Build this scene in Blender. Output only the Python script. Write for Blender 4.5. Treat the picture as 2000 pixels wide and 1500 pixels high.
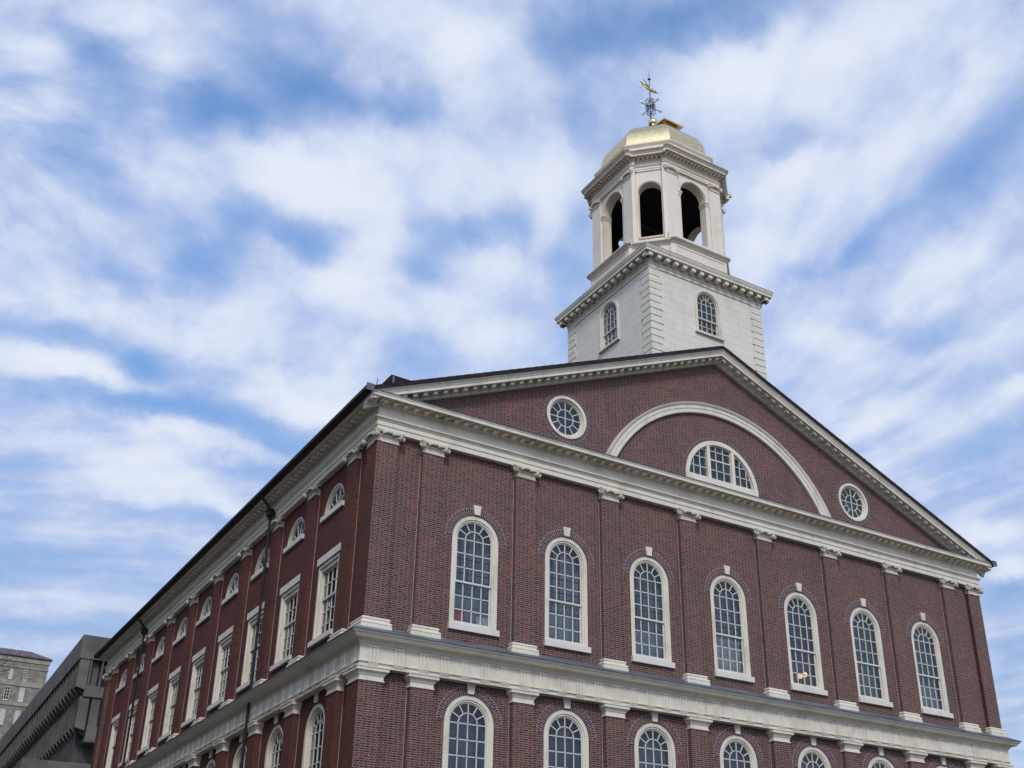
import bpy, bmesh, math, random
from mathutils import Vector, Matrix, geometry
from math import sin, cos, pi, sqrt, radians as RAD
random.seed(7)
for o in list(bpy.data.objects): bpy.data.objects.remove(o)
S = bpy.context.scene
C = S.collection

# ------------------------------------------------------------------ camera
cam = bpy.data.cameras.new('camera'); camo = bpy.data.objects.new('camera', cam); C.objects.link(camo)
camo.location = (-11.2506, -26.9092, 1.6)
AZ, EL, ROLL = RAD(32.5677), RAD(26.1502), RAD(-.0638)
camo.rotation_mode = 'QUATERNION'
fwd = Vector((sin(AZ)*cos(EL), cos(AZ)*cos(EL), sin(EL)))
q = fwd.to_track_quat('-Z', 'Y')
camo.rotation_quaternion = q
cam.sensor_width = 36; cam.lens = 36*2231.3/2000
cam.shift_x = -84.93/2000; cam.shift_y = 116.05/2000
cam.clip_start = .1; cam.clip_end = 6000
S.camera = camo
S.render.resolution_x, S.render.resolution_y = 1024, 768

# ------------------------------------------------------------------ light
SUN_AZ, SUN_EL = RAD(206), RAD(42)      # azimuth clockwise from +Y
sun = bpy.data.lights.new('sun', 'SUN'); suno = bpy.data.objects.new('sun', sun); C.objects.link(suno)
sun.energy = 1.55; sun.angle = RAD(10); sun.color = (1, .94, .84)
sd = Vector((sin(SUN_AZ)*cos(SUN_EL), cos(SUN_AZ)*cos(SUN_EL), sin(SUN_EL)))
suno.location = sd*80; suno.rotation_mode = 'QUATERNION'; suno.rotation_quaternion = (-sd).to_track_quat('-Z', 'Y')
S.view_settings.view_transform = 'Standard'; S.view_settings.look = 'None'
S.view_settings.exposure = 0; S.view_settings.gamma = 1; S.view_settings.use_curve_mapping = False

BLOBS=[
(9.58,-8.65,0.21,26.57,24.66,-34.77,-0.8,0.456,0.523,0.72),
(22.19,-14.39,-0.23,16.41,25.47,-28.9,-0.3,0.381,0.576,0.724),
(48.48,-16.6,-12.2,2.2,30.87,-26.95,-0.25,0.381,0.592,0.71),
(42.59,3.51,-16.86,-16.43,33.52,-30.04,-0.55,0.209,0.708,0.675),
(39.11,-8.39,-5.8,-1.22,55.56,-57.83,-0.5,0.25,0.701,0.668),
(46.32,-24.11,4.19,20.26,35.84,-44.82,-0.4,0.292,0.678,0.674),
(36.34,0.35,-8.05,-12.5,40.36,-43.9,-0.6,0.137,0.748,0.649),
(41.05,-0.9,-10.07,-16.05,53.75,-57.32,-0.5,0.175,0.742,0.647),
(60.63,-19.63,15.04,13.88,31.09,-38.4,-0.35,0.086,0.759,0.645),
(61.54,-19.75,16.31,17.58,41.03,-48.03,-0.35,0.064,0.747,0.662),
(41.7,-11.15,11,16.28,36.1,-49.89,-0.3,0.056,0.8,0.597),
(40.26,-12.14,9.51,11.01,23.44,-32.6,-0.25,0.097,0.792,0.602),
(31.29,-5.33,-4.9,-3.72,46.87,-62.17,-0.5,0.224,0.785,0.578),
(53.59,-23.14,6.79,22.31,40.11,-63.18,-0.35,0.259,0.771,0.581),
(90.68,-33.1,15.9,16.56,31.81,-48.05,-0.35,0.185,0.789,0.586),
(26.58,-14.67,1.41,23.72,39.39,-61.79,-0.45,0.364,0.716,0.596),
(54.78,-18.18,9.78,14.98,28.09,-46.91,-0.5,0.174,0.819,0.546),
(42.31,-7.04,1.91,7.66,42.13,-68.24,-0.3,0.116,0.839,0.531),
(50.61,-26.05,3.59,22.2,37.29,-62.87,-0.35,0.345,0.749,0.566),
(59.45,0.25,-19.49,-18.78,39.79,-66.64,-0.715,0.152,0.867,0.475),
(23.48,-2.06,-1.14,0.79,46.78,-85.14,-0.39,0.1,0.872,0.48),
(33.62,-16.9,2.19,19.71,32.15,-65.06,-0.25,0.363,0.787,0.499),
(16.51,-2.87,0.61,12.45,46.65,-97.58,-0.65,0.138,0.887,0.441),
(23.38,-5.44,-0.76,8.53,46.26,-94.91,-0.585,0.217,0.87,0.443),
(37.52,-9.2,-5.51,-0.66,40.98,-82.4,-0.52,0.274,0.862,0.426),
(31.93,-4.31,-0.02,7.67,39.36,-88.17,-0.26,0.122,0.902,0.413),
(33.02,-3.29,-0.03,9.65,46.49,-113.92,-0.325,0.092,0.919,0.383),
(32.77,-8.49,-1.92,11.39,66.05,-151.51,-0.455,0.252,0.88,0.403),
(15.88,-3.42,-0.24,16.29,59.31,-158.07,-0.325,0.202,0.91,0.362),
(15.95,-2.48,0.72,11.98,24.22,-77.76,-0.325,0.132,0.94,0.313),
(29.32,-7.16,-0.85,15.29,57.58,-157.51,-0.26,0.232,0.906,0.354),
(16.13,-2.49,0.71,24.39,38.45,-149.96,-0.26,0.135,0.954,0.267),
(64.76,-42.35,-0.86,17.43,27,-35.63,-0.3,0.413,0.617,0.67),
(27.94,-14.68,-12.75,11.57,72.45,-66.8,-0.34,0.564,0.509,0.65),
(45.05,-38.74,-7.29,37.18,49.97,-73.74,-0.3,0.558,0.529,0.64),
(4.11,-12.52,5.02,82.53,-6.27,-87.52,-0.26,0.664,0.456,0.593),
(12.37,-41.25,24.14,76.96,-16.42,-72.2,-0.28,0.64,0.522,0.564),
(5.55,-51.66,44.25,31.79,-11.72,-18.31,-0.3,0.557,0.574,0.6),
(49.49,-45.48,-8.23,38.47,53.65,-96.1,-0.35,0.61,0.563,0.558),
(23.77,-25.45,-5.33,23.28,32.91,-67.05,-0.3,0.683,0.533,0.499),
(27.95,-28.16,-4.89,20.79,30.91,-67.34,-0.25,0.666,0.579,0.471),
(17.12,-26.57,3.39,29.53,13.19,-72.89,-0.3,0.747,0.532,0.399),
(26.14,-34.66,-5.16,19.26,41.71,-127.45,-0.35,0.783,0.546,0.297),
(26.2,-35.5,-4.25,4.69,13.77,-47.83,-0.3,0.795,0.558,0.239),
(63.33,-41.83,-0.99,19.07,29.55,-45.91,-0.25,0.444,0.658,0.608),
(97.32,-58.53,2.13,12.1,19.45,-30.73,-0.25,0.404,0.693,0.598),
(63.27,-40.7,-0.27,17.42,27.32,-46.78,-0.25,0.446,0.69,0.569),
(55.83,-57.1,-11.36,35.28,49.88,-99.47,-0.2,0.664,0.547,0.51),
(19.35,-5.25,-0.51,4.78,30.7,-38.68,0.5,0.22,0.751,0.623),
(24.57,-9.76,4,17.25,33.01,-47.18,0.3,0.205,0.765,0.61),
(22.21,-9.03,-1.21,9.61,35.09,-34.48,0.4,0.294,0.628,0.721),
(26.52,3.01,-6.53,-20.37,48.04,-49.07,0.35,0.085,0.729,0.679),
(29.69,-14.24,2.95,13.83,24.2,-37.33,0.35,0.299,0.746,0.595),
(16.2,-6.99,-1.58,7.17,26.59,-32.55,0.35,0.357,0.683,0.637),
(24.96,-6.6,-2.92,2.19,37.34,-54.15,0.4,0.273,0.787,0.554),
(14.02,-0.53,-3.5,-15.39,51.25,-65.54,0.3,0.175,0.795,0.581),
(42.75,-8.83,10.14,20.24,39.04,-70.13,0.35,0.06,0.865,0.499),
(17.4,-1.64,0,4.4,37.11,-72.59,0.65,0.083,0.885,0.458),
(24.89,-4.35,0.72,6.37,34.39,-58.82,0.35,0.134,0.849,0.511),
(20.17,-7.18,2.93,13.33,23.26,-44.23,0.455,0.223,0.833,0.505),
(27.83,-7.24,-4.01,0.29,39.15,-71.64,0.52,0.285,0.841,0.461),
(36.13,-12.27,-2.91,6.37,34.35,-67.08,0.4,0.319,0.831,0.456),
(16,-3.31,0.22,11.85,44.16,-97.28,0.455,0.178,0.888,0.425),
(32.41,-7.57,-4.63,-1.18,63.4,-129.6,0.455,0.263,0.868,0.422),
(15.82,-2.08,-0.11,8.52,43.16,-101.23,0.325,0.122,0.909,0.398),
(14.89,-2.98,-0.63,8.05,44.53,-109.52,0.39,0.197,0.903,0.382),
(32.31,-8.55,-3.58,4.87,73.3,-179.03,0.39,0.276,0.887,0.371),
(17.31,-2.8,2.33,18.65,21.7,-78.07,0.26,0.115,0.95,0.291),
(17.52,-6.9,-1.63,6.65,29.94,-47.62,0.3,0.352,0.769,0.533),
(32.5,-19.04,0.96,13.74,22.22,-37.38,0.35,0.402,0.715,0.573),
(12.44,-18.5,4.53,33.79,10.94,-33.02,0.5,0.51,0.512,0.691),
(10.59,-13.62,0.45,25,14.25,-29.77,0.35,0.56,0.458,0.69),
(8.35,-17.64,7.15,37.54,1.76,-36.15,0.45,0.577,0.526,0.625),
(4.48,-19.72,7.69,40.12,-4.97,-37.37,0.4,0.651,0.399,0.646),
(14.58,-32.32,17.9,42.15,-2.89,-38.96,0.35,0.574,0.579,0.578),
(6.48,-17.27,7.23,42.41,-1.82,-41.47,0.35,0.62,0.489,0.613),
(3.77,-9.9,4.78,30.6,-4.05,-36.01,0.35,0.682,0.512,0.522),
(20.56,-37.36,6.81,48.96,13.49,-97.06,0.5,0.748,0.493,0.446),
(21.8,-29.48,-1.57,25.13,29.27,-102.28,0.5,0.764,0.546,0.344),
(30.14,-42.38,-1.98,28.05,34.43,-127.89,0.4,0.78,0.54,0.316),
(12.77,-21.76,3.96,37.76,11.22,-68.69,0.3,0.717,0.508,0.477),
(16.85,-21.38,0.89,27.84,19.9,-69.65,0.25,0.696,0.567,0.44),
(32.16,-20.59,-0.09,13.23,20.75,-30.2,0.3,0.419,0.652,0.632),
(28.43,-27.11,-4.66,16.97,24.54,-49.31,0.3,0.637,0.58,0.508),
(42.73,-11.16,12.51,10.96,26.11,-33.25,0.1,0.022,0.783,0.622),
(6.8,-23.02,10.58,39.95,-6.34,-45.04,0.3,0.696,0.46,0.552),
]

class NT:
    """small helper around a node tree"""
    def __init__(s, tree): s.t = tree; s.n = tree.nodes; s.l = tree.links
    def new(s, typ, **k):
        n = s.n.new(typ)
        for a, v in k.items(): setattr(n, a, v)
        return n
    def put(s, sock, v):
        if isinstance(v, bpy.types.NodeSocket): s.l.new(v, sock)
        elif v is not None: sock.default_value = v
    def m(s, op, a, b=None, c=None, clamp=False):
        n = s.new('ShaderNodeMath', operation=op, use_clamp=clamp)
        s.put(n.inputs[0], a); s.put(n.inputs[1], b); s.put(n.inputs[2], c)
        return n.outputs[0]
    def v(s, op, a, b=None, c=None):
        n = s.new('ShaderNodeVectorMath', operation=op)
        s.put(n.inputs[0], a); s.put(n.inputs[1], b)
        if c is not None: s.put(n.inputs[3 if op == 'SCALE' else 2], c)
        return n.outputs['Value'] if op in ('DOT_PRODUCT', 'LENGTH') else n.outputs[0]
    def noise(s, vec, scale, detail=4, rough=.5, out='Fac', dist=0):
        n = s.new('ShaderNodeTexNoise'); s.put(n.inputs['Vector'], vec)
        n.inputs['Scale'].default_value = scale; n.inputs['Detail'].default_value = detail
        n.inputs['Roughness'].default_value = rough; n.inputs['Distortion'].default_value = dist
        return n.outputs[out]
    def ramp(s, f, stops, interp='LINEAR'):
        n = s.new('ShaderNodeValToRGB'); s.put(n.inputs[0], f); r = n.color_ramp; r.interpolation = interp
        while len(r.elements) < len(stops): r.elements.new(.5)
        for e, (p, c) in zip(r.elements, stops): e.position = p; e.color = (*c, 1) if len(c) == 3 else c
        return n.outputs[0]
    def mix(s, f, a, b, mode='MIX'):
        n = s.new('ShaderNodeMix', data_type='RGBA', blend_type=mode)
        s.put(n.inputs[0], f)
        for i, x in ((6, a), (7, b)):
            s.put(n.inputs[i], (*x, 1) if isinstance(x, tuple) and len(x) == 3 else x)
        return n.outputs[2]
    def sep(s, vec):
        n = s.new('ShaderNodeSeparateXYZ'); s.put(n.inputs[0], vec); return n.outputs
    def comb(s, x=0., y=0., z=0.):
        n = s.new('ShaderNodeCombineXYZ'); s.put(n.inputs[0], x); s.put(n.inputs[1], y); s.put(n.inputs[2], z); return n.outputs[0]
    def sstep(s, x, a, b):
        n = s.new('ShaderNodeMapRange', interpolation_type='SMOOTHSTEP'); s.put(n.inputs[0], x)
        n.inputs[1].default_value = a; n.inputs[2].default_value = b
        return n.outputs[0]

def make_world():
    w = bpy.data.worlds.new('World'); S.world = w; w.use_nodes = True
    T = NT(w.node_tree); T.n.clear()
    d = T.new('ShaderNodeTexCoord').outputs['Generated']
    d = T.v('NORMALIZE', d)
    x, y, z = T.sep(d)[:3]
    # cloud layer seen as a flat ceiling: divide by height
    zz = T.m('ADD', T.m('MAXIMUM', z, 0), .12)
    p = T.comb(T.m('DIVIDE', x, zz), T.m('DIVIDE', y, zz), 0.)
    # soft warp so that the placed banks get ragged edges
    wv = T.v('SUBTRACT', T.noise(d, 9, 3, .55, 'Color'), (.5, .5, .5))
    wv2 = T.v('SUBTRACT', T.noise(d, 30, 3, .6, 'Color'), (.5, .5, .5))
    dw = T.v('ADD', T.v('ADD', d, T.v('SCALE', wv, c=.05)), T.v('SCALE', wv2, c=.022))
    acc = None
    for b in BLOBS:
        c = Vector(b[7:10]); e1, e2 = Vector(b[0:3]), Vector(b[3:6])
        r = T.v('SUBTRACT', dw, tuple(c))
        u = T.v('DOT_PRODUCT', r, tuple(e1)); v = T.v('DOT_PRODUCT', r, tuple(e2))
        q2 = T.m('MULTIPLY_ADD', u, u, T.m('MULTIPLY', v, v))
        g = T.m('EXPONENT', T.m('MULTIPLY', q2, -.62))
        acc = T.m('MULTIPLY', g, b[6]) if acc is None else T.m('MULTIPLY_ADD', g, b[6], acc)
    front = T.sstep(T.v('DOT_PRODUCT', d, (.484, .758, .438)), .35, .6)
    acc = T.m('MULTIPLY', acc, front)
    # free-running cloud texture: rolls fanning out + cottony detail
    rot = T.v('ADD', p, T.v('SCALE', T.v('SUBTRACT', T.noise(p, 1.3, 2, .5, 'Color'), (.5, .5, .5)), c=.22))
    n1 = T.noise(rot, 3.0, 4, .5)
    # ripple rows: arcs about a point high on the left, wavy and broken up
    pc = T.v('SUBTRACT', rot, (-.14, 1.1, 0.))
    rho = T.v('LENGTH', pc); un = T.v('NORMALIZE', pc)
    ux, uy = T.sep(un)[:2]
    n4 = T.noise(T.comb(T.m('MULTIPLY', rho, 10.5), T.m('MULTIPLY', ux, 4.2), T.m('MULTIPLY', uy, 4.2)), 1., 3, .5)
    n2 = T.noise(rot, 6.5, 5, .54)
    n3 = T.noise(T.v('ADD', d, T.v('SCALE', wv, c=.06)), 24, 6, .62)
    f = T.m('MULTIPLY_ADD', T.m('SUBTRACT', n1, .5), .34, .76)
    f = T.m('MULTIPLY_ADD', T.m('SUBTRACT', n4, .5), .80, f)
    f = T.m('MULTIPLY_ADD', T.m('SUBTRACT', n2, .5), .50, f)
    f = T.m('MULTIPLY_ADD', T.m('SUBTRACT', n3, .5), .36, f)
    f = T.m('ADD', f, T.m('MULTIPLY', acc, .66))
    dens = T.sstep(f, .10, 1.02)
    sky = T.new('ShaderNodeTexSky', sky_type='NISHITA')
    sky.sun_disc = False; sky.sun_elevation = SUN_EL; sky.sun_rotation = SUN_AZ
    sky.air_density = 1.0; sky.dust_density = .6; sky.ozone_density = 2.0
    blue = T.mix(1., sky.outputs[0], T.mix(T.sstep(z, .15, .62), (.80, .76, .74), (1.25, 1.52, 1.70)), 'MULTIPLY')
    # cloud radiance in the same physical units as the sky texture
    K = 1/SKY
    ccol = T.mix(T.sstep(f, .45, 1.25), (.44*K, .56*K, .88*K), (.80*K, .86*K, 1.0*K))
    glow = T.m('MULTIPLY_ADD', T.m('EXPONENT', T.m('MULTIPLY', T.m('SUBTRACT', T.v('DOT_PRODUCT', d, tuple(sd)), 1.), 9.)), 2.6, 1.)
    ccol = T.mix(1., ccol, T.comb(glow, T.m('MULTIPLY', glow, .99), T.m('MULTIPLY', glow, .96)), 'MULTIPLY')   # veiled sun brightens the cloud round it
    mixc = T.mix(T.m('MULTIPLY', dens, .97), blue, ccol)
    bg = T.new('ShaderNodeBackground'); T.put(bg.inputs[0], mixc); bg.inputs[1].default_value = SKY
    out = T.new('ShaderNodeOutputWorld'); T.l.new(bg.outputs[0], out.inputs[0])
    w.cycles.sampling_method = 'MANUAL'; w.cycles.sample_map_resolution = 512
SKY = .15
make_world()

# ------------------------------------------------------------------ materials
def mat(name):
    m = bpy.data.materials.new(name); m.use_nodes = True
    T = NT(m.node_tree); b = T.n['Principled BSDF']
    return m, T, b
def bump(T, b, h, strength, dist):
    n = T.new('ShaderNodeBump'); T.put(n.inputs['Height'], h)
    n.inputs['Strength'].default_value = strength; n.inputs['Distance'].default_value = dist
    T.l.new(n.outputs[0], b.inputs['Normal'])
def brick(name, cols, dark, mortar, mw=.011, patch=.35, darkbias=.5):
    m, T, b = mat(name)
    g = T.new('ShaderNodeNewGeometry')
    x, y, z = T.sep(g.outputs['Position'])[:3]
    nx = T.m('GREATER_THAN', T.m('ABSOLUTE', T.sep(g.outputs['True Normal'])[0]), .7)
    u = T.m('ADD', T.m('MULTIPLY', x, T.m('SUBTRACT', 1., nx)), T.m('MULTIPLY', T.m('ADD', y, .03), nx))
    wob = T.noise(g.outputs['Position'], 2.2, 2, .5)
    z = T.m('MULTIPLY_ADD', T.m('SUBTRACT', wob, .5), .012, z)
    h, st, P = .0612, .186, .279
    zr = T.m('DIVIDE', z, h); row = T.m('FLOOR', zr); fz = T.m('FRACT', zr)
    odd = T.m('FLOORED_MODULO', row, 2.)
    jit = T.new('ShaderNodeTexWhiteNoise', noise_dimensions='1D'); T.put(jit.inputs['W'], row)
    u2 = T.m('DIVIDE', T.m('ADD', T.m('MULTIPLY_ADD', odd, P/2, u), T.m('MULTIPLY', jit.outputs[0], .03)), P)
    t = T.m('FRACT', u2); col = T.m('FLOOR', u2); s = st/P
    hd = T.m('GREATER_THAN', t, s)
    du = T.m('MULTIPLY', T.m('MINIMUM', T.m('MINIMUM', t, T.m('SUBTRACT', 1., t)), T.m('ABSOLUTE', T.m('SUBTRACT', t, s))), P)
    dz = T.m('MULTIPLY', T.m('MINIMUM', fz, T.m('SUBTRACT', 1., fz)), h)
    dd = T.m('MINIMUM', du, dz)
    dd = T.m('MULTIPLY_ADD', T.m('SUBTRACT', T.noise(g.outputs['Position'], 60, 1), .5), .004, dd)
    brk = T.sstep(dd, mw/2-.0025, mw/2+.0025)
    wn = T.new('ShaderNodeTexWhiteNoise', noise_dimensions='3D')
    T.put(wn.inputs['Vector'], T.comb(T.m('MULTIPLY_ADD', col, 2., hd), row, nx))
    c1 = T.ramp(wn.outputs['Value'], [(i/(len(cols)-1), c) for i, c in enumerate(cols)])
    wn2 = T.sep(wn.outputs['Color'])[1]
    isd = T.m('LESS_THAN', wn2, T.m('MULTIPLY_ADD', hd, darkbias, .18))
    c1 = T.mix(T.m('MULTIPLY', isd, .8), c1, dark)
    big = T.noise(g.outputs['Position'], .55, 4, .55)
    c1 = T.mix(1., c1, T.ramp(big, [(.25, (.74, .80, .92)), (.5, (1.04, 1, .98)), (.78, (1.40, 1.22, 1.08))]), 'MULTIPLY')
    mo = T.mix(T.noise(g.outputs['Position'], 1.4, 3), mortar, tuple(v*.72 for v in mortar))
    cc = T.mix(brk, mo, c1)
    # old repairs and rain stains: soft irregular vertical streaks
    stv = T.noise(T.v('MULTIPLY', g.outputs['Position'], (1.3, 1.3, .22)), 1.6, 4, .6)
    cc = T.mix(T.m('MULTIPLY', T.sstep(stv, .5, .78), patch), cc, T.mix(1., cc, (.62, .6, .62), 'MULTIPLY'))
    T.put(b.inputs['Base Color'], cc)
    b.inputs['Roughness'].default_value = .85; b.inputs['Specular IOR Level'].default_value = .25
    bump(T, b, T.m('ADD', brk, T.m('MULTIPLY', T.noise(g.outputs['Position'], 35, 3), .4)), .5, .006)
    return m
FC = [(.062, .026, .022), (.090, .032, .025), (.118, .038, .028), (.155, .049, .034), (.075, .031, .026)]
M_BRICK = brick('brick', FC, (.038, .027, .026), (.315, .248, .212), .0130)
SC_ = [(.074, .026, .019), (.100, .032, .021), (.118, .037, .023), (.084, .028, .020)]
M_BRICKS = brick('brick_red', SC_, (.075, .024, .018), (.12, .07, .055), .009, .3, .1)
def brick_arch():
    m, T, b = mat('brick_arch')
    u, v = T.sep(T.new('ShaderNodeUVMap').outputs[0])[:2]
    k = T.m('DIVIDE', u, .064); i = T.m('FLOOR', k); f = T.m('FRACT', k)
    du = T.m('MULTIPLY', T.m('MINIMUM', f, T.m('SUBTRACT', 1., f)), .064)
    odd = T.m('FLOORED_MODULO', i, 2.)
    cut = T.m('MULTIPLY_ADD', odd, .11, .11)
    dv = T.m('MINIMUM', T.m('ABSOLUTE', T.m('SUBTRACT', v, .235)), T.m('ABSOLUTE', T.m('SUBTRACT', v, cut)))
    dd = T.m('MINIMUM', du, dv)
    brk = T.sstep(dd, .0045, .0085)
    wn = T.new('ShaderNodeTexWhiteNoise', noise_dimensions='2D')
    T.put(wn.inputs['Vector'], T.comb(i, T.m('GREATER_THAN', v, cut), 0.))
    c1 = T.ramp(wn.outputs[0], [(0, (.045, .026, .030)), (.35, (.066, .029, .028)), (.7, (.095, .036, .032)), (1, (.125, .045, .037))])
    T.put(b.inputs['Base Color'], T.mix(brk, (.33, .285, .285), c1))
    b.inputs['Roughness'].default_value = .85; b.inputs['Specular IOR Level'].default_value = .25
    return m
M_ARCH = brick_arch()
def paint(name, col, rough=.55, stain=(.55, .52, .44), amt=.6, boards=0, streak=True):
    m, T, b = mat(name)
    pos = T.new('ShaderNodeNewGeometry').outputs['Position']
    n = T.noise(pos, 1.1, 5, .6); n2 = T.noise(T.v('MULTIPLY', pos, (3., 3., .35)), 2.0, 4, .6)
    c = T.mix(T.m('MULTIPLY', T.sstep(n, .45, .8), amt), col, tuple(a*b_ for a, b_ in zip(col, stain)))
    if streak: c = T.mix(T.m('MULTIPLY', T.sstep(n2, .52, .8), amt*.8), c, tuple(a*b_*.9 for a, b_ in zip(col, stain)))
    c = T.mix(T.m('MULTIPLY', T.noise(pos, 14, 3), .10), c, (.3, .28, .22))
    if boards:
        x, y, z = T.sep(pos)[:3]
        k = T.m('DIVIDE', z, boards); f = T.m('FRACT', k); row = T.m('FLOOR', k)
        dz = T.m('MULTIPLY', T.m('MINIMUM', f, T.m('SUBTRACT', 1., f)), boards)
        uu = T.m('MULTIPLY_ADD', row, .77, T.m('ADD', x, y)); g = T.m('FRACT', T.m('DIVIDE', uu, 2.3))
        dv = T.m('MULTIPLY', T.m('MINIMUM', g, T.m('SUBTRACT', 1., g)), 2.3)
        gap = T.sstep(T.m('MINIMUM', dz, dv), .003, .011)
        wn = T.new('ShaderNodeTexWhiteNoise', noise_dimensions='2D'); T.put(wn.inputs['Vector'], T.comb(row, T.m('FLOOR', T.m('DIVIDE', uu, 2.3)), 0.))
        c = T.mix(T.m('MULTIPLY', wn.outputs[0], .10), c, (.45, .43, .36))
        c = T.mix(gap, tuple(v*.66 for v in col), c)
        bump(T, b, gap, .3, .008)
    else:
        bump(T, b, T.noise(pos, 22, 4), .12, .01)
    T.put(b.inputs['Base Color'], c); b.inputs['Roughness'].default_value = rough
    return m
M_TRIM = paint('trim_paint', (.70, .64, .51))
M_TOWER = paint('tower_paint', (.70, .65, .53), boards=.31, amt=.3)
M_BELFRY = paint('belfry_paint', (.755, .66, .53), amt=.35)
M_CAP = paint('capital_paint', (.62, .56, .44), .7, amt=.8)
M_SILL = paint('sill_stone', (.66, .62, .54), .7, amt=.4)
M_SASH = paint('sash_paint', (.62, .59, .51), amt=.3, streak=False)
def plain(name, col, rough=.6, metal=0., var=.25, scale=3., spec=.5):
    m, T, b = mat(name)
    pos = T.new('ShaderNodeNewGeometry').outputs['Position']
    c = T.mix(T.sstep(T.noise(pos, scale, 5, .6), .3, .7), tuple(v*(1-var) for v in col), tuple(v*(1+var) for v in col))
    T.put(b.inputs['Base Color'], c); b.inputs['Roughness'].default_value = rough; b.inputs['Metallic'].default_value = metal
    b.inputs['Specular IOR Level'].default_value = spec
    return m
M_FLASH = plain('flashing_lead', (.090, .096, .112), .5, 0, .35, 1.5)
M_ROOF = plain('roof_slate', (.026, .019, .021), .8, 0, .3, 4, .15)
M_GUTTER = plain('gutter_copper', (.016, .011, .012), .6, 0, .3, 2, .25)
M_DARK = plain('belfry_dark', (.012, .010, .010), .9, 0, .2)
M_IRON = plain('iron', (.012, .013, .017), .5, .4, .2)
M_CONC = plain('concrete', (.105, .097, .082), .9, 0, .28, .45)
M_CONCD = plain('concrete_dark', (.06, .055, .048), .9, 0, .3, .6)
M_STONE = plain('limestone', (.20, .185, .145), .9, 0, .34, 1.3)
M_STONEB = plain('limestone_band', (.28, .255, .20), .9, 0, .25, .8)
M_TILE = plain('roof_tile', (.105, .078, .080), .8, 0, .25, 1.2)
M_BARK = plain('bark', (.045, .036, .03), .9, 0, .3, 9)
M_PLAZA = plain('paving', (.085, .078, .07), .85, 0, .25, .3)
M_DGLASS = plain('far_glass', (.012, .014, .018), .35, 0, .3, 1, .2)
M_PGLASS = plain('pale_blind', (.40, .44, .44), .4, 0, .25, .8)
M_RED = plain('red_cloth', (.45, .06, .07), .8, 0, .25, 12)
M_CREAM = plain('card', (.34, .27, .20), .8, 0, .2, 6)
M_BRASS = plain('brass', (.45, .32, .12), .35, 1, .15, 6)
def gold():
    m, T, b = mat('gilding')
    pos = T.new('ShaderNodeNewGeometry').outputs['Position']
    x, y, z = T.sep(pos)[:3]
    seam = T.m('FRACT', T.m('DIVIDE', z, .16)); sm = T.sstep(T.m('MINIMUM', seam, T.m('SUBTRACT', 1., seam)), .02, .09)
    n = T.noise(T.v('MULTIPLY', pos, (3, 3, 9)), 2.2, 4, .6)
    c = T.mix(T.sstep(n, .3, .75), (.66, .51, .25), (.85, .68, .39))
    c = T.mix(sm, (.62, .47, .22), c)
    T.put(b.inputs['Base Color'], c); b.inputs['Metallic'].default_value = 1.
    T.put(b.inputs['Roughness'], T.m('MULTIPLY_ADD', n, .22, .14))
    bump(T, b, T.noise(pos, 5, 2), .05, .02)
    return m
M_GOLD = gold()
def glass():
    m, T, b = mat('window_glass'); T.n.remove(b)
    pos = T.new('ShaderNodeNewGeometry').outputs['Position']
    ox, oy, oz = T.sep(T.new('ShaderNodeTexCoord').outputs['Object'])[:3]
    wn = T.new('ShaderNodeTexWhiteNoise', noise_dimensions='3D')
    T.put(wn.inputs['Vector'], T.comb(T.m('FLOOR', T.m('DIVIDE', ox, .2925)), T.m('FLOOR', T.m('DIVIDE', oz, .413)), T.m('FLOOR', T.m('MULTIPLY', T.sep(pos)[0], .33))))
    r1, r2 = T.sep(wn.outputs['Color'])[:2]
    hgt = T.m('MULTIPLY_ADD', T.m('SUBTRACT', r1, .5), T.m('MULTIPLY', ox, .05), T.m('MULTIPLY', T.m('SUBTRACT', r2, .5), T.m('MULTIPLY', oz, .06)))
    hgt = T.m('MULTIPLY_ADD', T.noise(pos, 2.6, 2), .012, hgt)
    bn = T.new('ShaderNodeBump'); T.put(bn.inputs['Height'], hgt); bn.inputs['Strength'].default_value = 1.; bn.inputs['Distance'].default_value = 1.
    fr = T.new('ShaderNodeFresnel'); T.put(fr.inputs[0], T.m('MULTIPLY_ADD', T.new('ShaderNodeNewGeometry').outputs['Backfacing'], 1/1.58-1.58, 1.58)); T.l.new(bn.outputs[0], fr.inputs[1])
    tr = T.new('ShaderNodeBsdfTransparent'); tr.inputs[0].default_value = (.62, .70, .74, 1)
    gl = T.new('ShaderNodeBsdfGlossy'); gl.inputs[0].default_value = (.95, .97, 1, 1); gl.inputs[1].default_value = .03; T.l.new(bn.outputs[0], gl.inputs['Normal'])
    mx = T.new('ShaderNodeMixShader'); T.l.new(fr.outputs[0], mx.inputs[0]); T.l.new(tr.outputs[0], mx.inputs[1]); T.l.new(gl.outputs[0], mx.inputs[2])
    T.l.new(mx.outputs[0], T.n['Material Output'].inputs[0])
    return m
M_GLASS = glass()
M_BELL = plain('bell_bronze', (.08, .065, .04), .5, .8, .3, 4)
M_GRANITE = plain('granite', (.26, .255, .245), .85, 0, .2, .6)
M_JOINT = plain('mortar_joint', (.30, .27, .25), .9, 0, .2, 3)
def curtain_mat(name, col):
    m, T, b = mat(name)
    pos = T.new('ShaderNodeNewGeometry').outputs['Position']
    c = T.mix(T.noise(T.v('MULTIPLY', pos, (1, 1, .15)), 6, 3), tuple(v*.7 for v in col), tuple(v*1.3 for v in col))
    T.put(b.inputs['Base Color'], c); b.inputs['Roughness'].default_value = .9
    return m
M_CURT = curtain_mat('curtain_grey', (.30, .32, .34))
M_CURTD = curtain_mat('curtain_blue', (.055, .065, .10))
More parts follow.
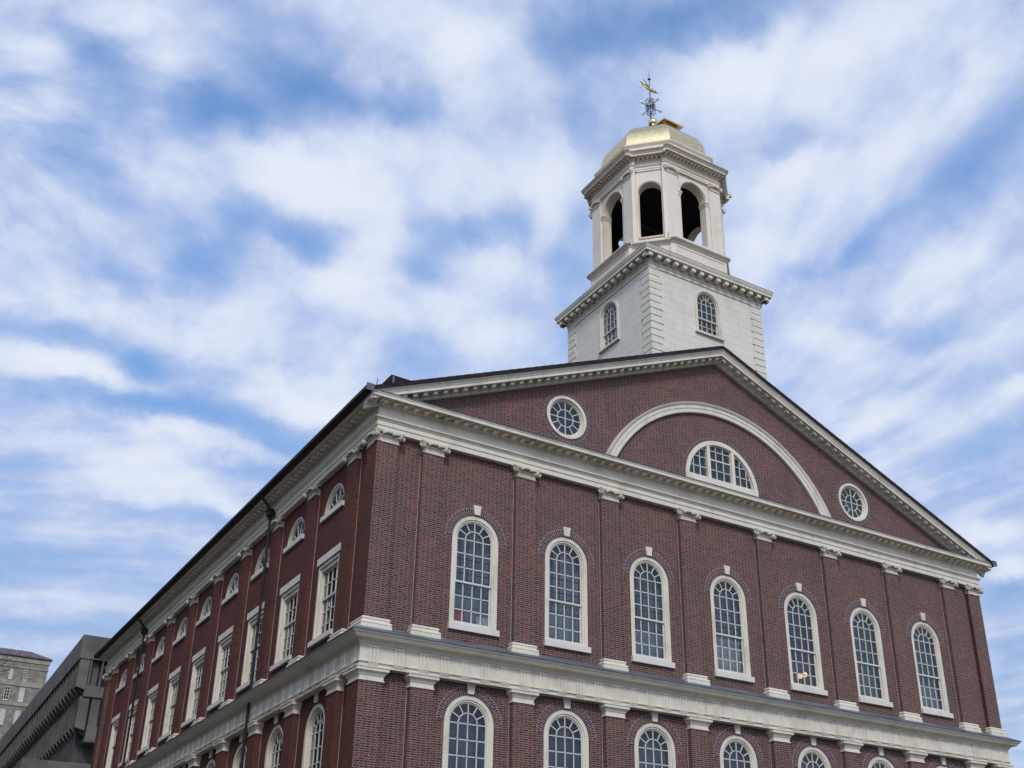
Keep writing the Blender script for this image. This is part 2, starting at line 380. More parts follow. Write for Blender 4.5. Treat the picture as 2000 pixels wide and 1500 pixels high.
M_CURTS = [curtain_mat('curtain_cloth', c) for c in ((.20, .23, .25), (.27, .29, .30), (.15, .17, .20), (.22, .23, .24), (.10, .12, .16), (.18, .21, .22))]
M_PALE = curtain_mat('curtain_pale', (.46, .45, .42))
M_BLACK = curtain_mat('dark_room', (.018, .02, .024))  # near-black sheet colour standing in for the unlit room behind side and tower glass
def glow(name, col, s):
    m, T, b = mat(name)
    b.inputs['Base Color'].default_value = (.8, .7, .5, 1)
    b.inputs['Emission Color'].default_value = (*col, 1); b.inputs['Emission Strength'].default_value = s
    return m
M_LAMP = glow('lamp_globe', (1, .50, .17), 1.25)

# ------------------------------------------------------------------ mesh builder
class MB:
    def __init__(s): s.v = []; s.f = []; s.mi = []; s.uv = {}; s.cur = 0
    def add(s, vs, fs, fn=None):
        o = len(s.v)
        s.v += [tuple(fn(*p)) if fn else tuple(p) for p in vs]
        for f in fs: s.f.append(tuple(i+o for i in f)); s.mi.append(s.cur)
        return s
    def box(s, x0, x1, y0, y1, z0, z1, fn=None):
        return s.add([(x0,y0,z0),(x1,y0,z0),(x1,y1,z0),(x0,y1,z0),(x0,y0,z1),(x1,y0,z1),(x1,y1,z1),(x0,y1,z1)],
                     [(0,3,2,1),(4,5,6,7),(0,1,5,4),(1,2,6,5),(2,3,7,6),(3,0,4,7)], fn)
    def loft(s, rings, closed=True, caps=(False, False), fn=None):
        n = len(rings[0]); vs = [p for r in rings for p in r]; fs = []
        for k in range(len(rings)-1):
            for i in range(n if closed else n-1):
                j = (i+1) % n
                fs.append((k*n+i, k*n+j, (k+1)*n+j, (k+1)*n+i))
        if caps[0]: fs.append(tuple(range(n))[::-1])
        if caps[1]: fs.append(tuple((len(rings)-1)*n+i for i in range(n)))
        return s.add(vs, fs, fn)
    def prism(s, poly, a, b, fn):
        """poly of (u,v), extruded from a to b; fn(u,v,d)->xyz"""
        return s.loft([[fn(u, v, a) for u, v in poly], [fn(u, v, b) for u, v in poly]], True, (True, True))
    def panel(s, outer, holes, d0, d1, fn, back=None):
        """flat wall with holes, reveals from d0 to d1"""
        loops = [outer]+holes
        tri = geometry.tessellate_polygon([[Vector((u, v, 0)) for u, v in l] for l in loops])
        pts = [p for l in loops for p in l]
        s.add([fn(u, v, d0) for u, v in pts], [tuple(t) for t in tri])
        for l in loops:
            n = len(l)
            s.add([fn(u, v, d0) for u, v in l]+[fn(u, v, d1) for u, v in l], [(i, (i+1) % n, n+(i+1) % n, n+i) for i in range(n)])
        if back is not None:
            c = s.cur; s.cur = back
            s.add([fn(u, v, d1) for u, v in pts], [tuple(t) for t in tri]); s.cur = c
        return s
    def strip(s, A, B, d0, d1, fn, closed=False):
        """solid band between two 2-D outlines A (outer) and B (inner), from depth d0 to d1"""
        n = len(A)
        R = [[fn(*A[i], d0), fn(*B[i], d0), fn(*B[i], d1), fn(*A[i], d1)] for i in range(n)]
        vs = [p for r in R for p in r]; fs = []
        for i in range(n if closed else n-1):
            j = (i+1) % n
            for k in range(4): fs.append((i*4+k, i*4+(k+1) % 4, j*4+(k+1) % 4, j*4+k))
        if not closed: fs += [(0,1,2,3), tuple((n-1)*4+k for k in (3,2,1,0))]
        return s.add(vs, fs)
    def tube(s, pts, r, n=6):
        pts = [Vector(p) for p in pts]; rs = r if isinstance(r, (list, tuple)) else [r]*len(pts)
        rings = []; ref = Vector((0, 0, 1))
        for i, p in enumerate(pts):
            t = (pts[min(i+1, len(pts)-1)]-pts[max(i-1, 0)]).normalized()
            a = ref if abs(t.dot(ref)) < .9 else Vector((1, 0, 0))
            e = t.cross(a).normalized(); g = t.cross(e)
            rings.append([tuple(p+(e*cos(2*pi*k/n)+g*sin(2*pi*k/n))*rs[i]) for k in range(n)])
        return s.loft(rings, True, (True, True))
    def lathe(s, prof, c=(0, 0, 0), n=12, axis=None):
        M = Matrix.Identity(3) if axis is None else Vector((0, 0, 1)).rotation_difference(Vector(axis)).to_matrix()
        rings = [[tuple(Vector(c)+M @ Vector((r*cos(2*pi*k/n), r*sin(2*pi*k/n), z))) for k in range(n)] for r, z in prof]
        return s.loft(rings, True, (True, True))
    def ball(s, c, r, n=8, sq=(1, 1, 1)):
        m = n//2
        rings = [[(c[0]+sq[0]*r*sin(pi*i/m)*cos(2*pi*k/n), c[1]+sq[1]*r*sin(pi*i/m)*sin(2*pi*k/n), c[2]-sq[2]*r*cos(pi*i/m)) for k in range(n)] for i in range(1, m)]
        o = len(s.v); s.loft(rings, True, (True, True)); return s
    def build(s, name, mats, parent=None, smooth=False, bevel=0):
        me = bpy.data.meshes.new(name); me.from_pydata(s.v, [], s.f)
        mats = mats if isinstance(mats, (list, tuple)) else [mats]
        for m in mats: me.materials.append(m)
        for p, i in zip(me.polygons, s.mi): p.material_index = i; p.use_smooth = smooth
        bm = bmesh.new(); bm.from_mesh(me); bmesh.ops.recalc_face_normals(bm, faces=bm.faces); bm.to_mesh(me); bm.free()
        o = bpy.data.objects.new(name, me); C.objects.link(o)
        if parent: o.parent = parent
        if smooth:
            try: me.set_sharp_from_angle(angle=RAD(35))
            except Exception: pass
        return o
def tag(o, label=None, cat=None, group=None, kind=None):
    for k, v in (('label', label), ('category', cat), ('group', group), ('kind', kind)):
        if v: o[k] = v
    return o
def empty(name, loc=(0, 0, 0), parent=None):
    o = bpy.data.objects.new(name, None); C.objects.link(o); o.location = loc; o.empty_display_size = .3
    if parent: o.parent = parent
    return o
def dup(o, parent=None, loc=None, rz=None, skip=()):
    c = o.copy(); C.objects.link(c)
    if parent: c.parent = parent
    if loc is not None: c.location = loc
    if rz is not None: c.rotation_euler = (0, 0, rz)
    for ch in list(o.children):
        if ch.name.split('.')[0] in skip: continue
        k = dup(ch, c)
    return c
I3 = lambda u, v, d: (u, d, v)         # wall facing -Y : u=x, depth=+y
SIDE = lambda u, v, d: (d, u, v)       # wall facing -X : u=y, depth=+x
def arc(r, a0, a1, n, cu=0, cv=0): return [(cu+r*cos(a0+(a1-a0)*i/n), cv+r*sin(a0+(a1-a0)*i/n)) for i in range(n+1)]
def arched(hw, z0, zs, n=20, cu=0): return [(cu+hw, z0)]+arc(hw, 0, pi, n, cu, zs)+[(cu-hw, z0)]
# ------------------------------------------------------------------ setting
W, L = 25.46, 31.76
XC = W/2
gm = MB(); gm.add([(-2500,-2500,0),(2500,-2500,0),(2500,2500,0),(-2500,2500,0)], [(0,1,2,3)])
tag(gm.build('ground', M_PLAZA), kind='structure')

# ------------------------------------------------------------------ the brick hall
hall = empty('brick_hall')
tag(hall, 'red brick hall with white trim, gabled front and cream tower under a gilded dome', 'building')
E_C = .214                                            # the middle bay is a little wider
PX = [.331] + [1.773+3.1*i + (E_C if i >= 4 else 0) for i in range(8)]; PX.append(W-.331)
WX = [(PX[i]+PX[i+1])/2 for i in range(1, 8)]
PY = [1.714+3.1476*i for i in range(10)]
WY = [(PY[i]+PY[i+1])/2 for i in range(9)]
WP = .15                                              # wall plane behind the pilaster faces
XI = 1.0
Z_LOW0, Z_UP0 = 5.79, 11.0                            # sill tops

# --- walls with their openings
def front_fn(d): return I3
m = MB()
m.panel([(WP, 0), (W-WP, 0), (W-WP, 9.45), (WP, 9.45)], [arched(.76, Z_LOW0-.1, Z_LOW0+2.54, 20, x) for x in WX], .18, .62, I3)
m.panel([(WP, 10.1), (W-WP, 10.1), (W-WP, 16.3), (WP, 16.3)], [arched(.76, Z_UP0-.1, Z_UP0+2.54, 20, x) for x in WX], WP, .58, I3)
ZR = lambda x: 22.746-.4216*abs(x-XC)                 # upper edge of the roof at the gable
gy = .05
circ = lambda r, cx, cz, n=40: [(cx+r*cos(2*pi*i/n), cz+r*sin(2*pi*i/n)) for i in range(n)]
CX = (6.385, 19.075); CZ = 18.33; LZ = 17.53
tymp = [(.3, 17.0), (W-.3, 17.0), (W-.3, ZR(W-.3)-.3), (XC, ZR(XC)-.3), (.3, ZR(.3)-.3)]
m.panel(tymp, [circ(.75, c, CZ) for c in CX]+[arc(1.60, 0, pi, 36, XC, LZ)+[(XC-1.6, 17.40), (XC+1.6, 17.40)]], gy, .5, I3)
m.build('wall', M_BRICK, hall)
m = MB()
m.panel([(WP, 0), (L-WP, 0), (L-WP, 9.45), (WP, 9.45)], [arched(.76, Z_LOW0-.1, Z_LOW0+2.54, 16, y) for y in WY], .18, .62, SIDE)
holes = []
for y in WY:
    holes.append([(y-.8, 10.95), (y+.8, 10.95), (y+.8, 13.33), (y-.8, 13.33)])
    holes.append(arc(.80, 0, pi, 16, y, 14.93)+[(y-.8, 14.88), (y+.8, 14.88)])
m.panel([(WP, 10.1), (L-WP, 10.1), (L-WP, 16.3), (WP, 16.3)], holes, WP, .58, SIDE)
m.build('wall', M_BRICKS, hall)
m = MB()                                              # the two walls the camera cannot see
m.box(W-.4, W-.16, .7, L-.2, 0, 16.9); m.box(.6, W-.6, L-.4, L-.16, 0, 16.9)
m.prism([(.4, 16.9), (W-.4, 16.9), (XC, 22.2)], L-.4, L-.16, I3)
m.build('wall', M_BRICKS, hall)

# --- sash bars
def bars(m, segs, d0, d1, w=.028):
    """segs: polylines in (u,v)"""
    for pl in segs:
        for (a, b), (c, e) in zip(pl, pl[1:]):
            L_ = math.hypot(c-a, e-b); nx, ny = -(e-b)/L_*w/2, (c-a)/L_*w/2
            m.prism([(a-nx, b-ny), (c-nx, e-ny), (c+nx, e+ny), (a+nx, b+ny)], d0, d1, I3)
def ring_mesh(parent, r0, r1, a0, a1, cu, cv, d):
    n = 40
    me = bpy.data.meshes.new('brick_arch'); vs = []; fs = []
    for i in range(n+1):
        a = a0+(a1-a0)*i/n
        for r, dd in ((r0, d), (r1, d), (r1, d+.03)): vs.append((cu+r*cos(a), dd, cv+r*sin(a)))
    for i in range(n):
        fs.append((i*3, i*3+1, i*3+4, i*3+3)); fs.append((i*3+1, i*3+2, i*3+5, i*3+4))
    me.from_pydata(vs, [], fs); uv = me.uv_layers.new(name='UVMap')
    for p in me.polygons:
        for li, vi in zip(p.loop_indices, p.vertices):
            i, k = divmod(vi, 3); a = (a1-a0)*i/n
            uv.data[li].uv = (a*(r0*.6+r1*.4), (0, r1-r0, r1-r0)[k])
    me.materials.append(M_ARCH)
    o = bpy.data.objects.new('brick_arch', me); C.objects.link(o); o.parent = parent
    return o
def curtain_or_dark_sheet(parent, hw, z0, z1, d, m_, amp=.025, split=0.):
    m = MB(); n = 44; A = []; B = []
    ph = random.random()*6
    for i in range(n+1):
        u = -hw+2*hw*i/n
        dd = d+amp*sin(u*34+ph)+amp*.5*sin(u*61+ph*2)
        A.append((u, dd, z0)); B.append((u, dd+.01, z1))
    m.loft([A, B], False)
    return m.build('curtain_or_dark_sheet', m_, parent, True)

def arched_window(name, parent, hw=.76, fw=.175, zs=2.54, meet=1.26, up=(1.687, 2.113), low=(.46, .86), key=True, ring=.235,
                  cm=None, deep=0., storm=True, sill=(.795, .19, .09), case=.12, frame_m=None, brickm=True, proud=.02, room=.36):
    f = MB(); g = hw-fw; D = deep
    A = arched(hw-.003, 0, zs); B = arched(hw-case, 0, zs); G = arched(g, 0, zs)
    f.strip(A, B, proud, .17+D, I3); f.strip(B, G, .05+D*.6, .17+D, I3)
    f.box(-hw+case, hw-case, .045, .17+D, .0, .055)
    w = f.build(name, frame_m or M_TRIM, parent)
    s = MB(); t = .04
    u0, u1 = .085+D, .122+D
    gi = g-t
    s.strip([(g, meet)]+arc(g, 0, pi, 20, 0, zs)+[(-g, meet)], [(gi, meet)]+arc(gi, 0, pi, 20, 0, zs)+[(-gi, meet)], u0, u1, I3)
    h2 = g/2
    sg = [[(0, meet), (0, zs+gi)], [(-gi, zs), (gi, zs)], arc(h2, 0, pi, 14, 0, zs), [(-h2, meet), (-h2, zs)], [(h2, meet), (h2, zs)]]
    sg += [[(-gi, v), (gi, v)] for v in up]
    sg += [[(h2*cos(a), zs+h2*sin(a)), (gi*cos(a), zs+gi*sin(a))] for a in (pi/6, pi/3, 2*pi/3, 5*pi/6)]
    bars(s, sg, u0, u1-.01)
    s.box(-g, g, .08+D, .165+D, meet-.025, meet+.03)
    l0, l1 = .125+D, .162+D
    s.box(-g, -gi, l0, l1, .055, meet); s.box(gi, g, l0, l1, .055, meet); s.box(-g, g, l0-.01, l1, .04, .12)
    bars(s, [[(k*h2, .06), (k*h2, meet)] for k in (-1, 0, 1)]+[[(-gi, v), (gi, v)] for v in low], l0, l1-.01)
    s.build('sash', M_SASH, w)
    p = MB()
    P = [(g, meet)]+arc(g, 0, pi, 20, 0, zs)+[(-g, meet)]
    p.add([(u, .108+D, v) for u, v in P], [tuple(range(len(P)))])
    p.add([(-g, .147+D, .05), (g, .147+D, .05), (g, .147+D, meet), (-g, .147+D, meet)], [(0, 1, 2, 3)])
    p.build('pane', M_GLASS, w)
    if storm:
        k = MB(); y0 = .215+D
        bars(k, [[(-g, v), (g, v)] for v in (meet+.12, (meet+up[0])/2+.1, (up[0]+up[1])/2+.1, zs+.05)]+[[(v*g, meet), (v*g, zs+g*.8)] for v in (-.62, -.2, .22, .64)], y0, y0+.02, .035)
        k.build('inner_sash', M_CURTD, w)
    if cm: curtain_or_dark_sheet(w, hw, -.1, zs+hw, room+D, cm)
    if sill:
        b = MB(); sh, sz, sp = sill
        b.loft([[(-sh, -sp, -sz), (sh, -sp, -sz), (sh, .16, -sz), (-sh, .16, -sz)], [(-sh, -sp, -.02), (sh, -sp, -.02), (sh, .16, -.001), (-sh, .16, -.001)]], True, (True, True))
        b.build('sill', M_SILL if brickm else M_TRIM, w)
    if key:
        b = MB(); k0 = zs+hw+.02
        b.prism([(-.088, k0), (.088, k0), (.128, k0+.29), (-.128, k0+.29)], -.05, .1, I3)
        b.build('keystone', M_TRIM, w)
    if ring: ring_mesh(w, hw, hw+ring, 0, pi, 0, zs, -.005)
    return w

# front windows: two rows of seven, every room behind curtained in its own way
ROOMS = [(0, 0), (1, 0), (3, 0), (0, 1), (4, 0), (5, 0), (2, 0)]
for row, z0 in ((0, Z_UP0), (1, Z_LOW0)):
    src = arched_window('window', hall, storm=row == 0)
    for i, x in enumerate(WX):
        o = src if i == 0 else dup(src, hall)
        o.location = (x, WP if row == 0 else .18, z0)
    for i, o in enumerate([c for c in hall.children if c.name.split('.')[0] == 'window' and abs(c.location.z-z0) < .01]):
        k, pale = ROOMS[i] if row == 0 else ((4, 0), (4, 0), (2, 0), (4, 0), (2, 0), (0, 0), (4, 0))[i]
        curtain_or_dark_sheet(o, .76, -.1, 2.54+.76, .38, M_CURTS[k])
        if pale or (row == 0 and i in (2, 6)):            # light nets drawn across the lower sash
            curtain_or_dark_sheet(o, .70, .0, 1.22 if pale else .9, .33, M_PALE if pale else M_CURTS[1], .018)
SR = -pi/2
# side windows
src = arched_window('window', hall, cm=M_BLACK, storm=False, ring=None, deep=.06)
for i, y in enumerate(WY):
    o = src if i == 0 else dup(src, hall)
    o.location = (.18, y, Z_LOW0); o.rotation_euler = (0, 0, SR)
def rect_window(parent):
    f = MB(); hw, H, g, D = .797, 2.33, .63, .06
    for a, b, d0 in ((hw, .71, .02), (.71, g, .07)):
        top = H if a == hw else H-.10; tb = H-.10 if a == hw else H-.22
        f.box(-a, -b, d0, .17+D, 0, top); f.box(b, a, d0, .17+D, 0, top); f.box(-b, b, d0, .17+D, tb, top)
    f.box(-.71, .71, .05, .17+D, 0, .06)
    w = f.build('window', M_TRIM, parent)
    s = MB(); meet, zt = 1.25, H-.22; gi = g-.04
    u0, u1, l0, l1 = .085+D, .12+D, .125+D, .16+D
    for a, b, c, e in ((u0, u1, meet, zt), (l0, l1, .06, meet)):
        s.box(-g, -gi, a, b, c, e); s.box(gi, g, a, b, c, e)
    s.box(-g, g, u0, u1, zt-.05, zt); s.box(-g, g, l0-.01, l1, .04, .12); s.box(-g, g, .08+D, .165+D, meet-.025, meet+.03)
    bars(s, [[(k*g/2, meet), (k*g/2, zt)] for k in (-1, 0, 1)]+[[(-gi, (meet+zt)/2), (gi, (meet+zt)/2)]], u0, u1-.01)
    bars(s, [[(k*g/2, .06), (k*g/2, meet)] for k in (-1, 0, 1)]+[[(-gi, v), (gi, v)] for v in (.46, .86)], l0, l1-.01)
    s.build('sash', M_SASH, w)
    p = MB(); p.add([(-g, .108+D, meet), (g, .108+D, meet), (g, .108+D, zt), (-g, .108+D, zt)], [(0, 1, 2, 3)])
    p.add([(-g, .147+D, .05), (g, .147+D, .05), (g, .147+D, meet), (-g, .147+D, meet)], [(0, 1, 2, 3)])
    p.build('pane', M_GLASS, w)
    curtain_or_dark_sheet(w, hw, -.1, H+.1, .38+D, M_BLACK)
    b = MB(); b.box(-.835, .835, -.09, .16, -.15, -.001); b.build('sill', M_SILL, w)
    b = MB(); b.box(-.87, .87, -.025, .2, H+.005, H+.235); b.build('lintel', M_SILL, w)
    return w
def lunette_window(parent):
    f = MB(); r = .797; g = .69; D = .0
    A = arched(r, -.03, 0, 18); B = arched(.745, -.03, 0, 18); G = arched(g, -.03, 0, 18)
    f.strip(A, B, .02, .16+D, I3); f.strip(B, G, .06, .16+D, I3)
    w = f.build('lunette_window', M_TRIM, parent)
    s = MB(); u0, u1 = .10+D, .135+D
    s.strip(arc(g, 0, pi, 18), arc(g-.035, 0, pi, 18), u0, u1, I3); s.box(-g, g, u0, u1, 0, .05)
    bars(s, [arc(.24, 0, pi, 10)]+[[(.24*cos(a), .24*sin(a)), (g*cos(a), g*sin(a))] for a in (RAD(36), RAD(72), RAD(108), RAD(144))]+[[(0, 0), (0, .24)]], u0, u1)
    s.build('sash', M_SASH, w)
    p = MB(); P = arc(g, 0, pi, 18); p.add([(u, .12+D, v) for u, v in P], [tuple(range(len(P)))]); p.build('pane', M_GLASS, w)
    curtain_or_dark_sheet(w, r, -.1, r, .38+D, M_BLACK)
    b = MB(); b.box(-.84, .84, -.08, .16, -.19, -.035); b.build('sill', M_SILL, w)
    return w
a_, b_ = rect_window(hall), lunette_window(hall)
for i, y in enumerate(WY):
    for src, z in ((a_, Z_UP0), (b_, 14.93)):
        o = src if i == 0 else dup(src, hall)
        o.location = (WP, y, z); o.rotation_euler = (0, 0, SR)
# round windows of the gable
def round_window():
    f = MB()
    f.strip(circ(.747, 0, 0), circ(.65, 0, 0), -.03, .16, I3, True); f.strip(circ(.65, 0, 0), circ(.60, 0, 0), .03, .16, I3, True)
    w = f.build('round_window', M_TRIM, hall)
    s = MB(); s.strip(circ(.60, 0, 0), circ(.57, 0, 0), .07, .11, I3, True)
    sg = [circ(.30, 0, 0)+[(.30, 0)], [(-.58, 0), (.58, 0)], [(0, -.58), (0, .58)]]
    sg += [[(.3*cos(a), .3*sin(a)), (.58*cos(a), .58*sin(a))] for a in [k*pi/6 for k in range(12) if k % 3]]
    bars(s, sg, .07, .1, .026); s.build('sash', M_SASH, w)
    p = MB(); P = circ(.6, 0, 0); p.add([(u, .095, v) for u, v in P], [tuple(range(len(P)))]); p.build('pane', M_GLASS, w)
    curtain_or_dark_sheet(w, .8, -.8, .8, .36, M_CURTD)
    ring_mesh(w, .75, .935, 0, 2*pi, 0, 0, -.005)
    return w
rw = round_window(); rw.location = (CX[0], gy, CZ); dup(rw, hall, (CX[1], gy, CZ))
# the large half-round window of the gable
f = MB(); R0 = 1.597
f.strip(arc(R0, 0, pi, 36), arc(1.44, 0, pi, 36), -.03, .17, I3)
f.box(-R0, R0, -.04, .17, -.13, .11); f.box(-1.68, 1.68, -.07, .12, -.22, -.131)
for k in (-1, 1): f.box(k*.54-.065, k*.54+.065, -.02, .165, .11, sqrt(1.45**2-.55**2))
w = f.build('half_round_window', M_TRIM, hall); w.location = (XC, gy, LZ)
s = MB(); gi = 1.44
top = lambda u: sqrt(max(0, gi*gi-u*u))
s.strip(arc(1.44, 0, pi, 36), arc(1.405, 0, pi, 36), .05, .09, I3)
sg = [[(k*.158, .11), (k*.158, top(.158))] for k in (-1, 1)]
for k in (-1, 1):
    for u in (.89, 1.17): sg.append([(k*u, .11), (k*u, top(u))])
    for v in (.49, .86, 1.18):
        if top(0)**2 > v*v and sqrt(gi*gi-v*v) > .62: sg.append([(k*.6, v), (k*sqrt(gi*gi-v*v), v)])
bars(s, sg, .055, .085, .028)
bars(s, [[(-.475, v), (.475, v)] for v in (.49, 1.2)], .055, .085, .028)
s.box(-.475, .475, .045, .13, .84, .89)
for k in (-1, 1): s.box(k*.475-.018, k*.475+.018, .05, .10, .11, 1.35)
s.build('sash', M_SASH, w)
p = MB(); P = arc(1.44, 0, pi, 36); p.add([(u, .075, v) for u, v in P], [tuple(range(len(P)))]); p.build('pane', M_GLASS, w)
curtain_or_dark_sheet(w, 1.62, -.2, 1.62, .38, M_CURTD)
ring_mesh(w, 1.60, 1.80, 0, pi, 0, 0, -.005)
# the big moulded arch in the gable
m = MB(); ZA = 15.0
prof = [(5.075, .06), (5.075, -.05), (5.10, -.06), (5.22, -.06), (5.23, -.08), (5.34, -.085), (5.37, -.12), (5.42, -.15), (5.435, -.15), (5.435, .06)]
a0 = math.asin((17.08-ZA)/5.25); n = 64
m.loft([[(XC+r*cos(a0+(pi-2*a0)*i/n), d, ZA+r*sin(a0+(pi-2*a0)*i/n)) for r, d in prof] for i in range(n+1)], True)
m.build('arch_moulding', M_TRIM, hall)

# --- pilasters
def ionic(m, w=.331, s=1.):
    """capital with angle volutes; origin at the foot of the neck, shaft face at y=0"""
    R = lambda hw, y, z: [(-hw*s, -y*s, z*s), (hw*s, -y*s, z*s), (hw*s, .13*s, z*s), (-hw*s, .13*s, z*s)]
    h = w/s
    m.loft([R(h+.012, .012, 0), R(h+.03, .03, .01), R(h+.03, .03, .03), R(h+.005, .008, .04), R(h+.005, .008, .15), R(h+.012, .02, .16), R(h+.03, .045, .19), R(h+.03, .045, .21), R(h+.0, .03, .22), R(h+.0, .03, .275)], True, (True, True))
    # abacus with hollow front
    top = []
    for z, k in ((.275, 0), (.30, .02), (.335, .025)):
        P = []
        for i in range(9):
            u = -1+2*i/8
            P.append((u*(h+.10+k)*s, -(.055+.075*u*u+k)*s, z*s))
        top.append(P+[((h+.10+k)*s, .13*s, z*s), (-(h+.10+k)*s, .13*s, z*s)])
    m.loft(top, True, (True, True))
    for k in (-1, 1):
        c = Vector((k*(h+.06), -.085, .205))*s; ax = Vector((k*.42, -.91, -.05))
        m.lathe([(.088*s, -.06*s), (.092*s, .04*s), (.08*s, .056*s), (.068*s, .030*s), (.052*s, .030*s), (.046*s, .054*s), (.034*s, .046*s), (.028*s, .022*s), (.018*s, .022*s), (.014*s, .06*s), (.0, .062*s)], c, 14, ax)
        m.tube([c+Vector((-k*.02, -.03, .088))*s, c+Vector((-k*.16, -.01, .075))*s, Vector((0, -.05, .265))*s], .018*s, 5)
    r = random.Random(3)
    for i in range(11):
        u = (i-5)/5
        m.ball((u*.19*s, -(.10+.05*r.random())*s, (.235+.05*(1-u*u)+.04*(r.random()-.5))*s), (.032+.018*r.random())*s, 6)
    for i in range(9):
        m.ball(((i-4)/4*h*.85*s, -.04*s, .195*s), .022*s, 6, (1, 1, 1.25))
    return m
def tuscan(m, w=.331):
    R = lambda o, z: [(-w-o, -o, z), (w+o, -o, z), (w+o, .2, z), (-w-o, .2, z)]
    m.loft([R(.012, 0), R(.03, .008), R(.03, .03), R(.008, .04), R(.008, .15), R(.03, .155), R(.035, .18), R(.07, .225), R(.10, .25), R(.112, .255), R(.112, .33), R(.13, .335), R(.13, .366)], True, (True, True))
    return m
def attic_base(m, w=.331):
    R = lambda o, z: [(-w-o, -o, z), (w+o, -o, z), (w+o, .2, z), (-w-o, .2, z)]
    m.loft([R(.115, -.04), R(.115, .135), R(.10, .137), R(.10, .155), R(.113, .18), R(.108, .215), R(.085, .235), R(.06, .24), R(.058, .27), R(.075, .30), R(.07, .335), R(.045, .355), R(.02, .36)], True, (True, True))
    return m
def pilaster(z0, z1, matl, parent, cap, capz, base=None, dep=.24):
    s = MB(); s.box(-.331, .331, 0, dep, z0, z1)
    o = s.build('pilaster', matl, parent)
    j = MB(); wd = .15 if capz > 12 else .20
    for sg in (-1, 1): j.box(*sorted((sg*.331, sg*.349)), wd-.012, wd+.02, z0, z1-.03)
    j.build('joint', M_JOINT, o)
    c = MB(); cap(c); k = c.build('capital', M_CAP if cap is ionic else M_TRIM, o, True); k.location = (0, 0, capz)
    if base: b = MB(); base(b); k = b.build('base', M_TRIM, o); k.location = (0, 0, 10.345)
    return o
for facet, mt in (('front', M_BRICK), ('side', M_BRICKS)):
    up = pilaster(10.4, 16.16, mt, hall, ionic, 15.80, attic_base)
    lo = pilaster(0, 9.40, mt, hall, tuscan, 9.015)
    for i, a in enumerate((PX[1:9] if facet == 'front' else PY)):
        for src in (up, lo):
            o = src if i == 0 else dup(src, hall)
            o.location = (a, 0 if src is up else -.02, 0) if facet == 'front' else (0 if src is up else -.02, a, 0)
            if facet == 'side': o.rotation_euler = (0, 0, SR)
# corner pilasters: square piers with a capital on each street side
def corner_pier(x, y, faces, z0, z1, cap, capz, base, g):
    s = MB(); s.box(-.331-g, .331+g, -.331-g, .331+g, z0, z1)
    s.mi = [0, 0, 0, 1, 0, 1]                          # side faces carry the redder side brick
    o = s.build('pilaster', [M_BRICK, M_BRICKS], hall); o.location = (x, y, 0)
    for rz in faces:
        c = MB(); cap(c); k = c.build('capital', M_CAP if cap is ionic else M_TRIM, o, True)
        k.rotation_euler = (0, 0, rz); v = Matrix.Rotation(rz, 3, 'Z') @ Vector((0, -.331-g, 0)); k.location = (v.x, v.y, capz)
    if base:
        b = MB(); R = lambda o_, z: [(-.331-o_, -.331-o_, z), (.331+o_, -.331-o_, z), (.331+o_, .331+o_, z), (-.331-o_, .331+o_, z)]
        b.loft([R(.115, -.04), R(.115, .135), R(.10, .137), R(.10, .155), R(.113, .18), R(.108, .215), R(.085, .235), R(.06, .24), R(.058, .27), R(.075, .30), R(.07, .335), R(.045, .355), R(.02, .36)], True, (True, True))
        k = b.build('base', M_TRIM, o); k.location = (0, 0, 10.345)
    return o
for x, y, fc in ((.331, .331, (0, SR)), (W-.331, .331, (0, pi/2)), (.331, L-.331, (SR,))):
    corner_pier(x, y, fc, 10.4, 16.16, ionic, 15.80, True, 0)
    corner_pier(x, y, fc, 0, 9.4, tuscan, 9.015, None, .02)

# --- entablatures run round the whole building
def rect(o, z): return [(-o, -o, z), (W+o, -o, z), (W+o, L+o, z), (-o, L+o, z)]
def run(m, prof): return m.loft([rect(o, z) for o, z in prof], True)
m = MB()
run(m, [(-.25, 16.14), (.03, 16.14), (.03, 16.295), (.055, 16.30), (.055, 16.435), (.075, 16.44), (.085, 16.465), (.125, 16.50), (.135, 16.505), (.135, 16.535), (.04, 16.54), (.04, 16.865), (.06, 16.87), (.07, 16.90), (.10, 16.93), (.125, 16.975), (.125, 16.995), (.43, 16.995), (.43, 16.975), (.452, 16.975), (.452, 17.06), (.47, 17.07), (.47, 17.10), (.2, 17.101)])
nm = 81
for i in range(nm):
    x = -.28+(W+.56)*i/(nm-1); m.box(x-.062, x+.062, -.315, -.11, 16.89, 16.99)
nm = 101
for i in range(1, nm):
    y = -.28+(L+.56)*i/(nm-1); m.box(-.315, -.11, y-.062, y+.062, 16.89, 16.99)
m.build('entablature', M_TRIM, hall)
m = MB(); run(m, [(.2, 17.103), (.485, 17.103), (.485, 17.135), (.05, 17.37), (-.06, 17.43)]); m.build('flashing', M_FLASH, hall)
m = MB()
run(m, [(-.25, 9.38), (.06, 9.38), (.06, 9.485), (.10, 9.49), (.10, 9.52), (.055, 9.525), (.055, 9.915), (.085, 9.92), (.085, 9.965), (.12, 9.97), (.125, 10.0), (.15, 10.03), (.20, 10.05), (.28, 10.06), (.31, 10.08), (.315, 10.105), (.335, 10.11), (.35, 10.14), (.385, 10.165), (.405, 10.19), (.41, 10.205), (.2, 10.21)])
